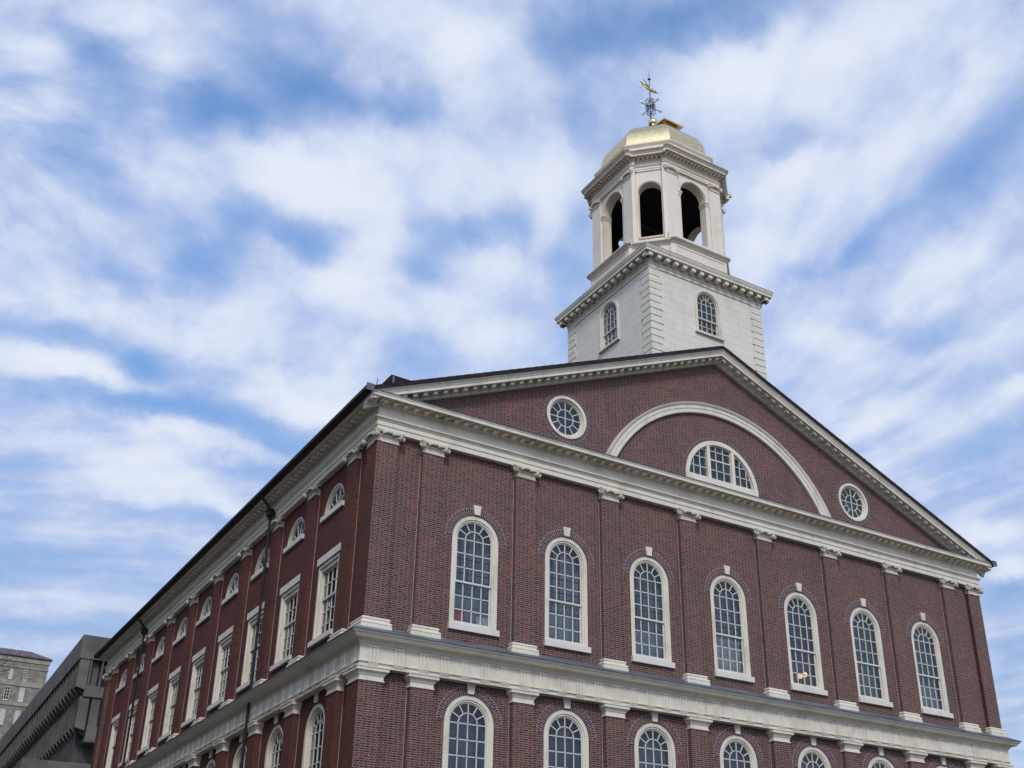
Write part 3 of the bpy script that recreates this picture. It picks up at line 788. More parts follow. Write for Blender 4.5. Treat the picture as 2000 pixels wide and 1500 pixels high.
def triglyph(m, c, fn):
    q = lambda u, z, d: fn(c+u, z, d)
    for k in (-1, 0, 1):
        a = k*.1
        m.loft([[q(a-.042, z, -.055), q(a-.03, z, -.082), q(a+.03, z, -.082), q(a+.042, z, -.055)] for z in (9.53, 9.885)], True, (True, True))
    b = lambda u0, u1, z0, z1, d0, d1: m.loft([[q(u0, z, d0), q(u1, z, d0), q(u1, z, d1), q(u0, z, d1)] for z in (z0, z1)], True, (True, True))
    b(-.15, .15, 9.885, 9.918, -.092, -.05)
    b(-.15, .15, 9.458, 9.486, -.085, -.05)
    for k in range(6): b(-.14+k*.05, -.11+k*.05, 9.43, 9.458, -.08, -.05)
tx = [PX[0], (PX[0]+PX[1])/2]
for i in range(1, 8): tx += [PX[i]+(PX[i+1]-PX[i])*k/5 for k in range(5)]
tx += [PX[8], (PX[8]+PX[9])/2, PX[9]]
ty = [.331, (.331+PY[0])/2]
for i in range(9): ty += [PY[i]+(PY[i+1]-PY[i])*k/5 for k in range(5)]
for x in tx: triglyph(m, x, lambda u, z, d: (u, d, z))
for y in ty: triglyph(m, y, lambda u, z, d: (d, u, z))
m.build('belt_course', M_TRIM, hall)
m = MB(); run(m, [(.2, 10.212), (.428, 10.212), (.428, 10.245), (.2, 10.35), (-.08, 10.50), (-.125, 10.51)]); m.build('flashing', M_FLASH, hall)

# --- raking cornice and roof
m = MB(); XE = -.46
prof = [(-.49, -.12), (-.485, -.15), (-.46, -.175), (-.435, -.22), (-.425, -.25), (-.41, -.255), (-.41, -.35), (-.39, -.35), (-.39, -.335), (-.12, -.335), (-.12, -.36), (-.10, -.39), (-.06, -.425), (-.05, -.45), (-.05, -.49), (.06, -.495), (.06, -.12)]
m.loft([[(x, y, ZR(x)+z) for y, z in prof] for x in (XE, XC, W-XE)], True, (True, True))
for sgn in (-1, 1):
    for i in range(40):
        x = XC+sgn*(.165+.323*i); a, b = x-.065, x+.065
        m.loft([[(a, y, ZR(a)+z) for y, z in ((-.33, -.445), (-.33, -.336), (-.1, -.336), (-.1, -.445))], [(b, y, ZR(b)+z) for y, z in ((-.33, -.445), (-.33, -.336), (-.1, -.336), (-.1, -.445))]], True, (True, True))
m.build('raking_cornice', M_TRIM, hall)
m = MB(); xr = -.60
q = [(-.525, .0), (-.525, -.118), (L+.5, -.118), (L+.5, 0)]
m.loft([[(x, y, ZR(x)+z) for y, z in q] for x in (xr, XC, W-xr)], True, (True, True))
# slate courses: thin raised butts, read as a stepped edge at the verge
k = 0
while True:
    a = .30*k; k += 1
    if a > 13.1: break
    for sg in (-1, 1):
        x0 = XC+sg*(13.32-a); x1 = XC+sg*(13.32-a-.30)
        m.loft([[(x0, y, ZR(x0)+z) for y, z in ((-.531, .016), (-.531, .002), (L+.5, .002), (L+.5, .016))], [(x1, y, ZR(x1)+z) for y, z in ((-.531, .006), (-.531, .002), (L+.5, .002), (L+.5, .006))]], True, (True, True))
m.build('roof', M_ROOF, hall)
for sx in (0, 1):
    m = MB()
    fx = (lambda x: x) if sx == 0 else (lambda x: W-x)
    P = [(-.47, 17.02), (-.60, 17.02), (-.645, 17.06), (-.65, 17.17), (-.62, 17.18), (-.60, 17.10), (-.47, 17.10)]
    m.loft([[(fx(x), y, z) for x, z in P] for y in (-.53, L+.52)], True, (True, True))
    g_ = m.build('gutter', M_GUTTER, hall)
    m = MB(); m.box(*sorted((fx(-.66), fx(-.44))), -.57, -.532, 17.0, 17.21); m.build('end_cap', M_FLASH, g_)
for y in (8.20, 24.15):
    m = MB()
    m.tube([(-.54, y, 17.05), (-.52, y, 16.90), (-.26, y+.0, 16.62), (-.20, y, 16.50)], .045, 8)
    m.tube([(-.19, y, 16.3), (-.17, y, 13), (-.17, y, 0)], .048, 8)
    for z in (14.6, 12.6, 8.6, 6.6): m.lathe([(.048, -.05), (.062, -.045), (.062, .045), (.048, .05)], (-.19 if z > 10 else -.17, y, z), 8)
    d = m.build('downspout', M_GUTTER, hall)
    h = MB(); B = lambda k, z: [(-.19-k, y-k*1.15, z), (-.19+k, y-k*1.15, z), (-.19+k, y+k*1.15, z), (-.19-k, y+k*1.15, z)]
    h.loft([B(.05, 16.20), B(.06, 16.25), B(.115, 16.34), B(.12, 16.49), B(.14, 16.51), B(.14, 16.55)], True, (True, True))
    h.build('hopper', M_GUTTER, d)
# roof dormer behind the left slope, with its vent pipe
m = MB(); m.loft([[(1.15, y, 17.7), (1.15, y, 19.24), (4.6, y, 19.14), (4.6, y, 17.7)] for y in (2.0, 5.2)], True, (True, True))
d = m.build('dormer', M_ROOF, hall)
m = MB(); m.tube([(1.2, 1.93, 18.0), (1.2, 1.93, 19.16)], .035, 6); m.build('vent_pipe', M_FLASH, d)
m = MB(); m.tube([(-.1, .25, 17.2), (-.12, .0, 17.75)], .012, 5); m.tube([(-.1, .25, 17.3), (.2, .25, 17.55)], .012, 5); m.build('snow_guard', M_IRON, hall)
# ------------------------------------------------------------------ square tower stage
TX, TY, TH = XC, 2.849, 2.652
x0, x1, y0, y1 = TX-TH, TX+TH, TY-TH, TY+TH
t = empty('tower', (TX, TY, 0), hall)
def tw(fnx): return fnx
F_ = lambda u, v, d: (u, -TH+d, v)
S_ = lambda u, v, d: (-TH+d, u, v)
m = MB()
hole = arched(.585, 23.55, 24.89, 18)
m.panel([(-TH, 21.2), (TH, 21.2), (TH, 26.0), (-TH, 26.0)], [hole], 0, .4, F_)
m.panel([(-TH, 21.2), (TH, 21.2), (TH, 26.0), (-TH, 26.0)], [[(u-.12, v) for u, v in hole]], 0, .4, S_)
m.box(TH-.05, TH, -TH+.41, TH, 21.2, 26); m.box(-TH+.41, TH-.05, TH-.05, TH, 21.2, 26)
hall_tower = m.build('tower_wall', M_TOWER, t)
# quoins, long and short by turns
for sx in (-1, 1):
    for sy in (-1, 1):
        m = MB(); z = 21.3; k = 0
        while z < 25.6:
            h = .285; a, b = (.56, .49) if k % 2 else (.49, .56)
            X = lambda v: sx*(TH+.03-v); Y = lambda v: sy*(TH+.03-v)
            P = [(0, 0), (a, 0), (a, .06), (.06, .06), (.06, b), (0, b)]
            m.loft([[(X(p+e), Y(q_+e), zz) for p, q_ in P] for zz, e in ((z, .012), (z+.012, 0), (z+h-.03, 0), (z+h-.018, .012))], True, (True, True))
            z += h; k += 1
        m.build('quoin', M_TOWER, t)
def sq(o, z): h = TH+o; return [(-h, -h, z), (h, -h, z), (h, h, z), (-h, h, z)]
m = MB()
m.loft([sq(o, z) for o, z in ((-.05, 25.62), (.035, 25.62), (.035, 25.74), (.06, 25.75), (.06, 25.80), (.03, 25.81), (.03, 25.84), (.05, 25.86), (.06, 25.94), (.06, 26.06), (.345, 26.06), (.345, 26.04), (.36, 26.04), (.36, 26.13), (.375, 26.14), (.39, 26.18), (.41, 26.22), (.412, 26.26), (.1, 26.265))])
for i in range(15):
    c = -(TH+.13)+2*(TH+.13)*i/14
    for s_ in (-1, 1):
        lo, hi = sorted((s_*(TH+.09), s_*(TH+.315)))
        for hh, zz in (((lo, hi), (25.885, 26.055)),):
            m.box(c-.085, c+.085, lo, hi, *zz); m.box(lo, hi, c-.085, c+.085, *zz)
m.build('tower_cornice', M_TRIM, t)
m = MB(); m.loft([sq(o, z) for o, z in ((.1, 26.268), (.42, 26.268), (.42, 26.285), (-.15, 26.40))], True, (False, True)); m.build('flashing', M_FLASH, t)
tw_ = arched_window('tower_window', hall, hw=.585, fw=.115, zs=1.30, meet=.64, up=(.97,), low=(.35,), key=False, ring=None, cm=M_CURTD, storm=False, sill=(.64, .09, .07), case=.085, frame_m=M_TRIM, brickm=False, proud=-.035) if 0 else None
def tower_window():
    hw, g, zs, meet = .605, .475, 1.30, .64
    f = MB(); A, B, G = arched(hw, 0, zs), arched(.525, 0, zs), arched(g, 0, zs)
    f.strip(A, B, -.05, .10, I3); f.strip(B, G, -.01, .16, I3); f.box(-.525, .525, 0, .15, 0, .05)
    w = f.build('tower_window', M_TRIM, hall)
    s = MB(); gi = g-.03; h2 = g/2
    s.strip([(g, meet)]+arc(g, 0, pi, 18, 0, zs)+[(-g, meet)], [(gi, meet)]+arc(gi, 0, pi, 18, 0, zs)+[(-gi, meet)], .05, .085, I3)
    sg = [[(0, meet), (0, zs+gi)], [(-gi, zs), (gi, zs)], arc(h2, 0, pi, 12, 0, zs), [(-h2, meet), (-h2, zs)], [(h2, meet), (h2, zs)], [(-gi, .97), (gi, .97)]]
    sg += [[(h2*cos(a), zs+h2*sin(a)), (gi*cos(a), zs+gi*sin(a))] for a in (pi/5, pi/2.6, pi-pi/2.6, 4*pi/5)]
    bars(s, sg, .05, .075, .024)
    s.box(-g, g, .045, .13, meet-.02, meet+.025); s.box(-g, -gi, .09, .13, .05, meet); s.box(gi, g, .09, .13, .05, meet); s.box(-g, g, .085, .13, .04, .09)
    bars(s, [[(k*h2, .05), (k*h2, meet)] for k in (-1, 0, 1)]+[[(-gi, .35), (gi, .35)]], .09, .115, .024)
    s.build('sash', M_SASH, w)
    p = MB(); P = [(g, meet)]+arc(g, 0, pi, 18, 0, zs)+[(-g, meet)]
    p.add([(u, .07, v) for u, v in P], [tuple(range(len(P)))])
    p.add([(-g, .11, .04), (g, .11, .04), (g, .11, meet), (-g, .11, meet)], [(0, 1, 2, 3)]); p.build('pane', M_GLASS, w)
    b = MB(); b.box(-.66, .66, -.10, .12, -.085, -.001); b.build('sill', M_TRIM, w)
    curtain_or_dark_sheet(w, .62, -.1, zs+.7, .33, M_BLACK)
    return w
tw1 = tower_window(); tw1.location = (TX, y0, 23.57)
tw2 = dup(tw1, hall, (x0, TY-.12, 23.57), SR)

# ------------------------------------------------------------------ open belfry
bf = empty('belfry', (TX, TY, 0), hall)
T8 = math.tan(pi/8)
def plan(a, c, n=.16, s=.13):
    """four broad faces with short returns, recessed narrow faces between them"""
    P = []
    for k in range(4):
        r = k*pi/2; R = lambda x, y: (x*cos(r)-y*sin(r), x*sin(r)+y*cos(r))
        j = n/sqrt(2); i = s/sqrt(2)
        P += [R(-c, -a), R(c, -a), R(c+j, -a+j), R(c+j-i, -a+j+i), R(a-j-i, -c-j+i), R(a-j, -c-j)]
    return P
def pl(o, z, a=2.32, c=1.33, n=.17, s=.13): return [(x, y, z) for x, y in plan(a+o, c+o*T8, n, s)]
m = MB()
m.loft([pl(o, z, 2.5, 1.27, .14, .10) for o, z in ((.06, 26.30), (.06, 26.52), (.0, 26.55), (.0, 27.30), (.03, 27.32), (.04, 27.36), (.10, 27.40), (.16, 27.44), (.165, 27.48), (-.02, 27.53), (-.12, 27.53), (-.12, 27.80), (-.2, 27.82))], True, (True, True))
for k in range(4):                                    # sunk panels on the pedestal: raised frames
    r = k*pi/2
    fn = lambda u, v, d: (u*cos(r)-(-2.5+d)*sin(r), u*sin(r)+(-2.5+d)*cos(r), v)
    fr = lambda a, b, c_, e, w_: ([(a, c_), (b, c_), (b, e), (a, e)], [(a+w_, c_+w_), (b-w_, c_+w_), (b-w_, e-w_), (a+w_, e-w_)])
    A, B = fr(-1.12, 1.12, 26.72, 27.22, .035); m.strip(A, B, -.018, .01, fn, True)
m.build('pedestal', M_BELFRY, bf)
m = MB()
ad, cd = 2.25, 2.43
for k in range(4):
    r = k*pi/2
    fn = lambda u, v, d: (u*cos(r)-(-ad+d)*sin(r), u*sin(r)+(-ad+d)*cos(r), v)
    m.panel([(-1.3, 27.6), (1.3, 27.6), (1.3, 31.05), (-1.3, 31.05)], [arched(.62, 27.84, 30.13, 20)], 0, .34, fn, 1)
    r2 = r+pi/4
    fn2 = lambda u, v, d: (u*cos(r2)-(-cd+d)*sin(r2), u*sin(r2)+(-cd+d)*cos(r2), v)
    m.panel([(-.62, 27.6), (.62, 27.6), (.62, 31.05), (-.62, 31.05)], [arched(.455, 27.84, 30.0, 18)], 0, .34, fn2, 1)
    m.strip(arched(.77, 30.13, 30.13, 20), arched(.64, 30.13, 30.13, 20), -.035, .01, fn); m.strip(arched(.72, 30.13, 30.13, 20), arched(.66, 30.13, 30.13, 20), -.05, .0, fn)
    m.strip(arched(.60, 27.9, 30.0, 18), arched(.475, 27.9, 30.0, 18), -.03, .01, fn2); m.strip(arched(.56, 27.9, 30.0, 18), arched(.51, 27.9, 30.0, 18), -.045, .0, fn2)
    for sg in (-1, 1):                                # imposts
        for z0_, z1_, e in ((29.93, 29.99, .02), (29.99, 30.07, .035), (30.07, 30.125, .06)):
            A = sorted((sg*(.62-e), sg*.80)); m.prism([(A[0], z0_), (A[1], z0_), (A[1], z1_), (A[0], z1_)], -e, .34, fn)
    m.prism([(-.62, 27.80), (.62, 27.80), (.62, 27.845), (-.62, 27.845)], -.06, .3, fn)
    m.prism([(-.48, 27.80), (.48, 27.80), (.48, 27.845), (-.48, 27.845)], -.07, .3, fn2)
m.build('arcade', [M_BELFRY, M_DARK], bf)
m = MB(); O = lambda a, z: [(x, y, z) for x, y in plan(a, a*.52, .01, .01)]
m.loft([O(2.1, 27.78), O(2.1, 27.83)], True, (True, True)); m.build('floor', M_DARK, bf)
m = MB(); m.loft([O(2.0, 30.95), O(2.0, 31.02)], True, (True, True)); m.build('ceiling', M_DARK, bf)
# corner pilasters bent round the angles
ps = None
for k in range(4):
    r = k*pi/2
    for sg in (-1, 1):
        m = MB(); j = .15/sqrt(2)
        P = [(.80, -2.32), (1.36, -2.32), (1.36+j, -2.32+j), (1.36+j-.16, -2.32+j+.16), (.80, -2.2)]
        Q = [((x*sg)*cos(r)-y*sin(r), (x*sg)*sin(r)+y*cos(r)) for x, y in P]
        m.loft([[(x, y, z) for x, y in Q] for z in (27.6, 31.04)], True, (True, True))
        o = m.build('pilaster', M_BELFRY, bf)
        c = MB(); ionic(c, .25, .74); kx = c.build('capital', M_BELFRY, bf, True)
        kx.location = (sg*1.10*cos(r)+2.33*sin(r), sg*1.10*sin(r)-2.33*cos(r), 30.77); kx.rotation_euler = (0, 0, r)
        b = MB(); G = lambda e, z: [(-.28-e, -e, z), (.28+e, -e, z), (.28+e, .2, z), (-.28-e, .2, z)]
        b.loft([G(.06, 0), G(.06, .13), (G(.05, .14)), G(.055, .18), G(.03, .21), G(.03, .24), G(.04, .27), G(.01, .3)], True, (True, True))
        kb = b.build('base', M_BELFRY, bf); kb.location = (sg*1.08*cos(r)+2.32*sin(r), sg*1.08*sin(r)-2.32*cos(r), 27.56); kb.rotation_euler = (0, 0, r)
m = MB()
m.loft([pl(o, z) for o, z in ((-.35, 31.02), (.015, 31.02), (.015, 31.10), (.03, 31.105), (.03, 31.20), (.045, 31.21), (.075, 31.25), (.08, 31.275), (.02, 31.28), (.02, 31.47), (.04, 31.475), (.055, 31.50), (.075, 31.52), (.075, 31.60), (.30, 31.60), (.30, 31.585), (.325, 31.585), (.325, 31.65), (.345, 31.66), (.37, 31.70), (.42, 31.74), (.44, 31.765), (.43, 31.785), (.06, 31.86), (-.15, 31.90))])
for k in range(4):
    r = k*pi/2
    for i in range(19):
        u = -1.56+3.12*i/18
        for q_ in (0,):
            m.loft([[(x*cos(r)-y*sin(r), x*sin(r)+y*cos(r), z) for x, y in ((u-.04, -2.56), (u+.04, -2.56), (u+.04, -2.38), (u-.04, -2.38))] for z in (31.515, 31.595)], True, (True, True))
    r2 = r+pi/4
    for i in range(7):
        u = -.54+1.08*i/6
        m.loft([[(x*cos(r2)-y*sin(r2), x*sin(r2)+y*cos(r2), z) for x, y in ((u-.04, -2.66), (u+.04, -2.66), (u+.04, -2.45), (u-.04, -2.45))] for z in (31.515, 31.595)], True, (True, True))
m.build('entablature', M_BELFRY, bf)
m = MB()
def OB(o, z): a, c = 2.31+o, 1.02+o*T8; return [(-c, -a, z), (c, -a, z), (a, -c, z), (a, c, z), (c, a, z), (-c, a, z), (-a, c, z), (-a, -c, z)]
m.loft([OB(o, z) for o, z in ((.04, 31.80), (.04, 31.98), (.0, 32.0), (.0, 32.34), (.03, 32.36), (.07, 32.40), (.09, 32.43), (.09, 32.47), (-.1, 32.54), (-.2, 32.56))])
m.build('blocking_course', M_BELFRY, bf)
# ------------------------------------------------------------------ bell
be = empty('bell', (TX, TY, 28.6)); tag(be, 'dark bronze bell hanging inside the open arches of the belfry', 'bell')
m = MB(); m.lathe([(.56, 0), (.58, .04), (.46, .22), (.38, .5), (.34, .72), (.22, .86), (.06, .9), (.05, 1.1)], (0, 0, 0), 20); m.build('body', M_BELL, be, True)
m = MB(); m.box(-1.7, 1.7, -.09, .09, 1.02, 1.2); m.build('yoke', M_DARK, be)
m = MB(); n = 24; m.strip([(.78*cos(2*pi*i/n), 1.1+.78*sin(2*pi*i/n)) for i in range(n)], [(.70*cos(2*pi*i/n), 1.1+.70*sin(2*pi*i/n)) for i in range(n)], .72, .80, I3, True)
for i in range(4): a = i*pi/4; m.tube([(.74*cos(a), .76, 1.1+.74*sin(a)), (-.74*cos(a), .76, 1.1-.74*sin(a))], .03, 4)
m.build('wheel', M_DARK, be)
# ------------------------------------------------------------------ dome
dm = MB()
def O8(a, c, z): return [(-c, -a, z), (c, -a, z), (a, -c, z), (a, c, z), (c, a, z), (-c, a, z), (-a, c, z), (-a, -c, z)]
rg = [O8(2.24, .99, 32.55), O8(2.24, .99, 32.66), O8(2.17, .92, 32.69), O8(2.15, .90, 32.75)]
for i in range(1, 15):
    a = pi/2*i/15.5; rg.append(O8(2.15*cos(a), .9*cos(a), 32.75+1.9*sin(a)))
dm.loft(rg, True, (False, True))
do = dm.build('dome', M_GOLD, hall); do.location = (TX, TY, 0)
for p_ in do.data.polygons: p_.use_smooth = True
try: do.data.set_sharp_from_angle(angle=RAD(20))
except Exception: pass
m = MB(); m.lathe([(.34, 34.5), (.26, 34.68), (.12, 34.78), (.09, 35.05), (.15, 35.20), (.10, 35.30), (.0, 35.32)], (0, 0, 0), 14)
n = 14; m.lathe([(max(.005, .215*sin(pi*i/n)), 35.57-.215*cos(pi*i/n)) for i in range(n+1)], (0, 0, 0), 20)
m.build('finial', M_GOLD, do, True)
m = MB(); m.box(-.30, .30, -1.22, -.3, 34.0, 34.60)
m.loft([[(-.5, y, z), (.5, y, z), (.5, y, z+.07), (-.5, y, z+.07)] for y, z in ((-1.38, 34.54), (-.2, 34.74))], True, (True, True))
m.build('hatch', M_GOLD, do)

# ------------------------------------------------------------------ weather vane
vn = empty('weather_vane', (TX, TY, 35.77))
tag(vn, 'gilded grasshopper weather vane on an iron pole above the dome', 'weather vane')
vn.location = (TX-.06, TY+.05, 35.77)
m = MB(); m.tube([(0, 0, -.02), (0, 0, 1.2), (0, 0, 2.25)], [.032, .024, .016], 6); m.tube([(0, 0, 2.2), (0, 0, 2.85)], [.014, .004], 5)
m.lathe([(.02, -.05), (.075, .0), (.02, .06)], (0, 0, 2.30), 8)
m.build('pole', M_IRON, vn)
for k in range(4):
    a = k*pi/2
    m = MB(); m.tube([(0, 0, .72), (.50*cos(a), .50*sin(a), .72)], .017, 5)
    o = m.build('arm', M_IRON, vn)
    m = MB(); P = lambda r_, t_, z: (r_*cos(a)-t_*sin(a), r_*sin(a)+t_*cos(a), z)
    for pts in ([(.46, 0, .72), (.54, .07, .72), (.60, .04, .72)], [(.46, 0, .72), (.54, -.07, .72), (.60, -.04, .72)], [(.46, 0, .72), (.62, 0, .72)]):
        m.tube([P(*p_) for p_ in pts], .012, 5)
    m.build('tip', M_GOLD, o)
    m = MB()
    def scroll(cr, cz, R, d, up):
        pts = []
        for i in range(15):
            th = i/14*1.6*pi; rr = R*(1-i/14*.6)
            pts.append(P(cr+d*rr*cos(th+pi), 0, cz+up*rr*sin(th+pi)))
        m.tube(pts, .012, 4)
    scroll(.21, .92, .13, 1, 1); scroll(.21, .52, .13, 1, -1); scroll(.11, 1.10, .08, 1, 1); scroll(.11, .34, .08, 1, -1); scroll(.14, .72, .09, -1, 1); scroll(.12, .74, .10, 1, -1)
    m.tube([P(.05, 0, .25), P(.20, 0, .40), P(.26, 0, .72), P(.20, 0, 1.04), P(.05, 0, 1.18)], .011, 4)
    m.build('scroll', M_IRON, vn)
m = MB(); zb = 1.72
m.tube([(-.45, 0, zb+.10), (-.36, 0, zb+.09), (-.15, 0, zb+.04), (.08, 0, zb), (.22, 0, zb), (.32, 0, zb+.02), (.39, 0, zb+.01), (.42, 0, zb-.03)], [.010, .032, .055, .066, .062, .056, .052, .016], 8)
g = m.build('grasshopper', M_GOLD, vn, True)
m = MB()
for sy in (-1, 1):
    m.tube([(-.04, sy*.06, zb+.02), (-.36, sy*.10, zb+.26), (-.46, sy*.10, zb+.30)], [.034, .020, .010], 6); m.tube([(-.45, sy*.10, zb+.30), (-.35, sy*.09, zb-.02), (-.46, sy*.09, zb-.05)], .011, 5)
    for x_ in (.08, .24): m.tube([(x_, sy*.05, zb), (x_+.05, sy*.10, zb+.02), (x_+.08, sy*.10, zb-.11)], .011, 5)
m.build('leg', M_GOLD, g)
m = MB(); m.tube([(.07, 0, zb+.06), (-.22, 0, zb+.14), (-.54, 0, zb+.19)], [.022, .040, .008], 6); m.build('wing', M_GOLD, g, True)
m = MB()
for sy in (-1, 1): m.tube([(.40, sy*.015, zb+.03), (.50, sy*.04, zb+.08), (.64, sy*.08, zb+.07)], .007, 4)
m.build('antenna', M_GOLD, g)

# ------------------------------------------------------------------ things seen behind the glass
def lamp(x, z, y, label):
    o = empty('globe_lamp', (x, y, z)); tag(o, label, 'lamp', 'lit globe lamps behind the glass')
    m = MB(); m.ball((0, 0, 0), .095, 14); m.build('globe', M_LAMP, o, True)
    m = MB(); m.lathe([(.05, -.085), (.06, -.10), (.02, -.13), (.015, -.32), (.05, -.34)], (0, 0, 0), 10); m.build('stem', M_BRASS, o)
lamp(15.86, 11.41, .41, 'lit orange globe lamp in the fifth upper front window, lower and nearer the frame')
lamp(16.10, 11.50, .41, 'lit orange globe lamp in the fifth upper front window, slightly higher of the pair')
m = MB(); n = 10
m.loft([[(2.80+.34*i/n, .35+.015*sin(i*1.7), z+(.05*sin(i*.9) if z > 11.3 else 0)) for i in range(n+1)] for z in (11.02, 11.2, 11.48-.0)], False)
m.loft([[(2.80+.34*i/n, .365+.015*sin(i*1.7), z+(.05*sin(i*.9) if z > 11.3 else 0)) for i in range(n+1)] for z in (11.02, 11.2, 11.48)], False)
tag(m.build('red_cloth', M_RED), 'bunched red cloth showing in the bottom panes of the corner upper front window', 'cloth')
m = MB(); m.box(3.50, 3.90, .33, .365, 11.03, 11.42); m.loft([[(3.48, .32, 11.0), (3.92, .32, 11.0), (3.92, .38, 11.0), (3.48, .38, 11.0)], [(3.48, .32, 11.04), (3.92, .32, 11.04), (3.92, .38, 11.04), (3.48, .38, 11.04)]], True, (True, True))
bo = m.build('notice_board', M_CREAM)
m = MB(); m.box(3.54, 3.70, .326, .3295, 11.10, 11.36); m.box(3.72, 3.86, .326, .3295, 11.08, 11.33); m.build('paper', M_PGLASS, bo)
tag(bo, 'small buff board with pale papers leaning inside the corner upper front window', 'board')

# ------------------------------------------------------------------ concrete building beyond
cb = empty('concrete_building', (9.5, 96.25, 0)); cb.rotation_euler = (0, 0, RAD(-1.56))
tag(cb, 'grey concrete office block with overhanging ribbed upper storeys beyond the end of the brick hall', 'building')
m = MB(); m.box(0, 45, 0, 75, 33.55, 36); m.box(.04, 45, -.03, -.0, 34.62, 34.70) if 0 else None
m.build('parapet', M_CONC, cb)
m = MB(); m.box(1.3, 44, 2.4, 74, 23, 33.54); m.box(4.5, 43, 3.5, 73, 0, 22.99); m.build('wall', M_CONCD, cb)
for lev, (zt, zf, zl, off, offl) in enumerate(((33.54, 30.95, 29.75, .12, 1.0), (29.74, 26.95, 25.3, .75, 1.9))):
    m = MB()
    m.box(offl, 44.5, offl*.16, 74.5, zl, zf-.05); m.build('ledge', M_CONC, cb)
    m = MB()
    for i in range(40):
        y = .9+1.8*i+lev*.3
        m.prism([(off, zt), (off+2.0, zt), (off+2.0, zf-.9), (off+.85, zf-.9), (off, zf)], y-.17, y+.17, lambda u, v, d: (u, d, v))
        if i < 39: m.prism([(off+.13, zt-.5), (off+2, zt-.5), (off+2, zf-.3), (off+1.0, zf-.3), (off+.13, zf+.22)], y+.171, y+1.629, lambda u, v, d: (u, d, v))
    # street end: broad piers, thin fins
    ex = [(off, off+.95), (1.16, 1.30), (2.28, 2.44), (3.6, 4.6), (4.95, 5.1), (6.1, 6.3), (7.2, 8.2)] if lev == 0 else [(off, off+.95), (off+1.2, off+2.05), (3.3, 3.5), (4.2, 5.0), (5.3, 6.2), (7.3, 7.5)]
    for a, b in ex: m.prism([(a, zt), (b, zt), (b, zf-.55), (a, zf-.3)], .06+off*.4, 1.4, lambda u, v, d: (u, d, v))
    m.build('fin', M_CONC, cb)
    if lev == 0:
        for a, b in ((1.305, 2.275), (2.445, 3.59), (5.2, 6.0)):
            m = MB(); m.box(a, b, .95, 1.04, zf-.1, zt-.05)
            m.build('window', M_DGLASS, cb)
m = MB()
for i in range(9): m.box(4.0, 4.6, 3.2+7.5*i, 4.4+7.5*i, 0, 25.2)
m.box(4.2, 5.6, 2.4, 3.2, 0, 25.25); m.build('column', M_CONC, cb)
m = MB(); m.box(-3.6, 14, -.6, 3, 0, 23.0); m.build('base_wing', M_CONC, cb)

# ------------------------------------------------------------------ limestone tower block far left
sb = empty('stone_building', (15.75, 160, 0))
tag(sb, 'pale limestone block with narrow windows and a low tiled hip roof at the far left', 'building')
m = MB(); m.box(-30, 0.25, 0, 22, 0, 48.85); m.build('wall', M_STONE, sb)
m = MB()
for a, b, e in ((48.2, 48.9, .12), (47.25, 47.5, .10), (44.55, 45.35, .10), (41.6, 42.1, .12)): m.box(-30.1, .25+e, -e, 22, a, b)
m.build('string_course', M_STONEB, sb)
m = MB(); m.loft([[(-31, -.35, 48.95), (.6, -.35, 48.95), (.6, 22.5, 48.95), (-31, 22.5, 48.95)], [(-31, -.35, 49.1), (.6, -.35, 49.1), (.6, 22.5, 49.1), (-31, 22.5, 49.1)], [(-28, 3.2, 50.75), (-2.2, 3.2, 50.75), (-2.2, 18, 50.75), (-28, 18, 50.75)]], True, (True, True))
for i in range(52):
    x = -2.4-.55*i; m.tube([(x, -.36, 49.10), (x, 3.2, 50.76)], .05, 4)
m.build('roof', M_TILE, sb)
for i in range(6):
    for z0_, z1_, w_, dx in ((45.6, 47.0, .20, 0), (42.4, 44.25, .30, 0), (38.8, 40.85, .30, 0), (35, 37, .30, 0)):
        x = -2.75-2.05*i-dx
        m = MB(); m.box(x-w_-.06, x+w_+.06, -.06, .1, z0_-.15, z0_); m.box(x-w_-.05, x-w_, -.04, .1, z0_, z1_); m.box(x+w_, x+w_+.05, -.04, .1, z0_, z1_); m.box(x-w_-.05, x+w_+.05, -.04, .1, z1_, z1_+.08)
        for k in range(1, 4): m.box(x-w_, x+w_, -.03, .02, z0_+(z1_-z0_)*k/4-.03, z0_+(z1_-z0_)*k/4+.03)
        m.box(x-.025, x+.025, -.028, .02, z0_, z1_)
        o = m.build('window', M_TRIM, sb)
        m = MB(); m.box(x-w_, x+w_, -.01, .05, z0_, z1_)
        m.build('pane', M_PGLASS if (i*3+int(z0_)) % 5 else M_DGLASS, o)

# ------------------------------------------------------------------ bare tree: its outer twigs reach into the picture
tr = empty('bare_tree', (-10.5, 15, 0)); tag(tr, 'leafless tree whose thin twigs cross the pale stone block at the left edge', 'tree')
m = MB(); m.tube([(0, 0, 0), (.1, .1, 3), (.0, .2, 6), (.25, .1, 9)], [.26, .2, .15, .09], 10); m.build('trunk', M_BARK, tr)
r = random.Random(11); m = MB()
def branch(p, d, l, rad, lev):
    pts = [p]; q_ = Vector(p); dd = Vector(d).normalized()
    for i in range(4):
        dd = (dd+Vector((r.uniform(-.22, .22), r.uniform(-.22, .22), r.uniform(-.05, .2)))).normalized()
        q_ = q_+dd*l/4; pts.append(tuple(q_))
        if lev > 0 and i > 0:
            s_ = 1 if r.random() < .5 else -1
            branch(tuple(q_), (dd+Vector((r.uniform(-.9, .9), r.uniform(-.9, .9), r.uniform(-.3, .6)))), l*r.uniform(.4, .62), rad*.5, lev-1)
    m.tube(pts, [rad*(1-.17*i) for i in range(len(pts))], 4)
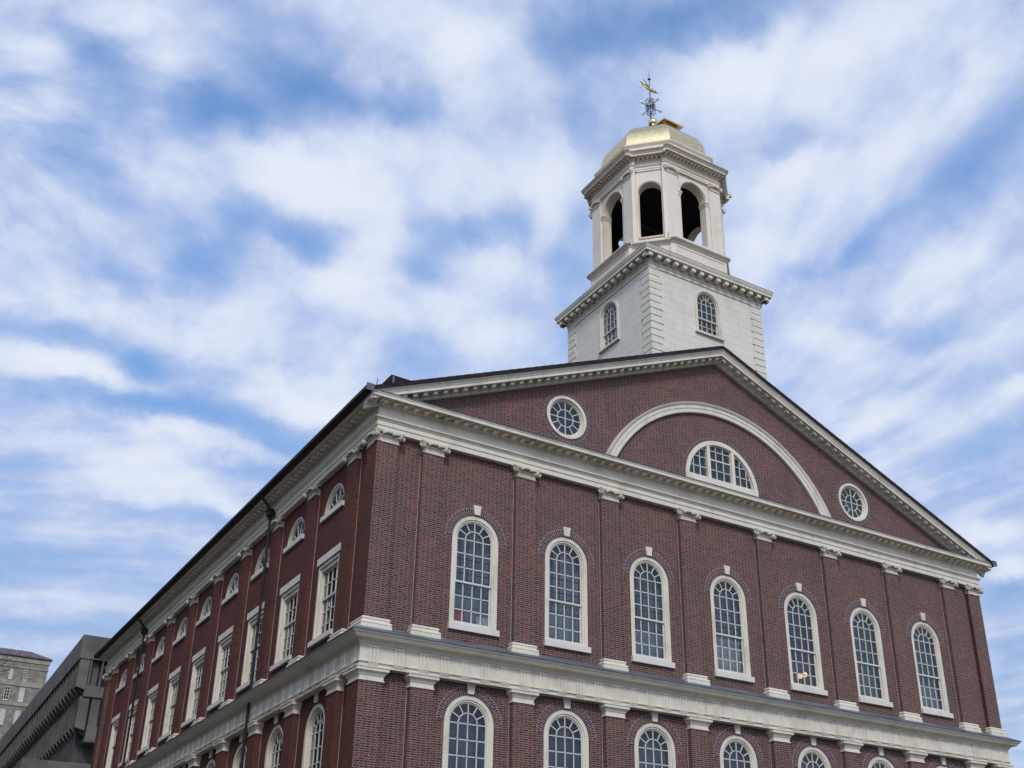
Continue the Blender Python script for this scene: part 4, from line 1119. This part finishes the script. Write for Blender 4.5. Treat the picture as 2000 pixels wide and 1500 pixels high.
for i in range(9):
    a = i*2.4; z = 4+i*.6
    branch((.1, .15, z), (cos(a), sin(a), .75), r.uniform(2.4, 3.2), .05, 3)
# the bough seen from here
B0 = [(.2, .1, 8.5), (1.6, .05, 9.9), (2.9, 0, 10.9), (3.84, 0, 11.81), (4.12, 0, 12.07), (4.34, 0, 12.31), (4.41, 0, 12.46), (4.45, 0, 12.58)]
m.tube(B0, [.06, .04, .026, .014, .010, .007, .005, .003], 6)
for p0, p1, l in (((3.84, 0, 11.81), (.6, .2, .1), .62), ((3.6, 0, 11.57), (.7, 0, .05), .8), ((3.5, 0, 11.5), (.5, .1, .5), .7), ((3.2, 0, 11.2), (.8, 0, .25), 1.0), ((4.0, 0, 11.96), (.1, 0, .6), .4), ((3.7, 0, 11.68), (.9, -.2, .0), .6)):
    branch(p0, p1, l, .008, 2)
m.build('crown', M_BARK, tr)

# ------------------------------------------------------------------ unseen neighbours across the street (they shade the low sky and show in the panes)
def neighbour(name, loc, w, d, h, gable, matl, label, cols):
    o = empty(name, loc); tag(o, label, 'building')
    m = MB(); m.box(-w/2, w/2, 0, d, 0, h); m.build('wall', matl, o)
    m = MB(); m.loft([[(-w/2-.5, y, h), (w/2+.5, y, h), (0, y, h+gable)] for y in (-.6, d+.6)], True, (True, True)); m.build('roof', M_ROOF, o)
    m = MB(); m.box(-w/2-.4, w/2+.4, -.5, d+.5, h-.7, h-.01); m.build('cornice', matl, o)
    for i in range(cols):
        for z in (2, 6, 10):
            if z+2.4 > h: continue
            x = -w/2+w*(i+.5)/cols
            m = MB(); m.box(x-.6, x+.6, d-.04, d+.05, z, z+2.3); f = m.build('window', M_DGLASS, o)
            m = MB(); m.box(x-.7, x+.7, d-.02, d+.12, z-.2, z-.01); m.build('sill', matl, f)
    return o
nb = neighbour('granite_market', (9, -64, 0), 16, 20, 14.5, 4.5, M_GRANITE, 'grey granite market house with a gabled roof facing the brick hall', 5)
nb = neighbour('added_brick_row', (-36, 8, 0), 56, 12, 17, 3, M_BRICKS, 'unseen long red brick row, added across the side street to shade the hall', 30)  # unseen row added to keep low sky off the hall's side wall
nb.rotation_euler = (0, 0, -pi/2)
nb = neighbour('added_tall_block', (-40, 110, 0), 144, 16, 45, 1.5, M_CONCD, 'unseen tall grey block, added beyond the brick row to darken the side panes', 18)  # unseen block added, tall and long so the side panes reflect dark
nb.rotation_euler = (0, 0, -pi/2)
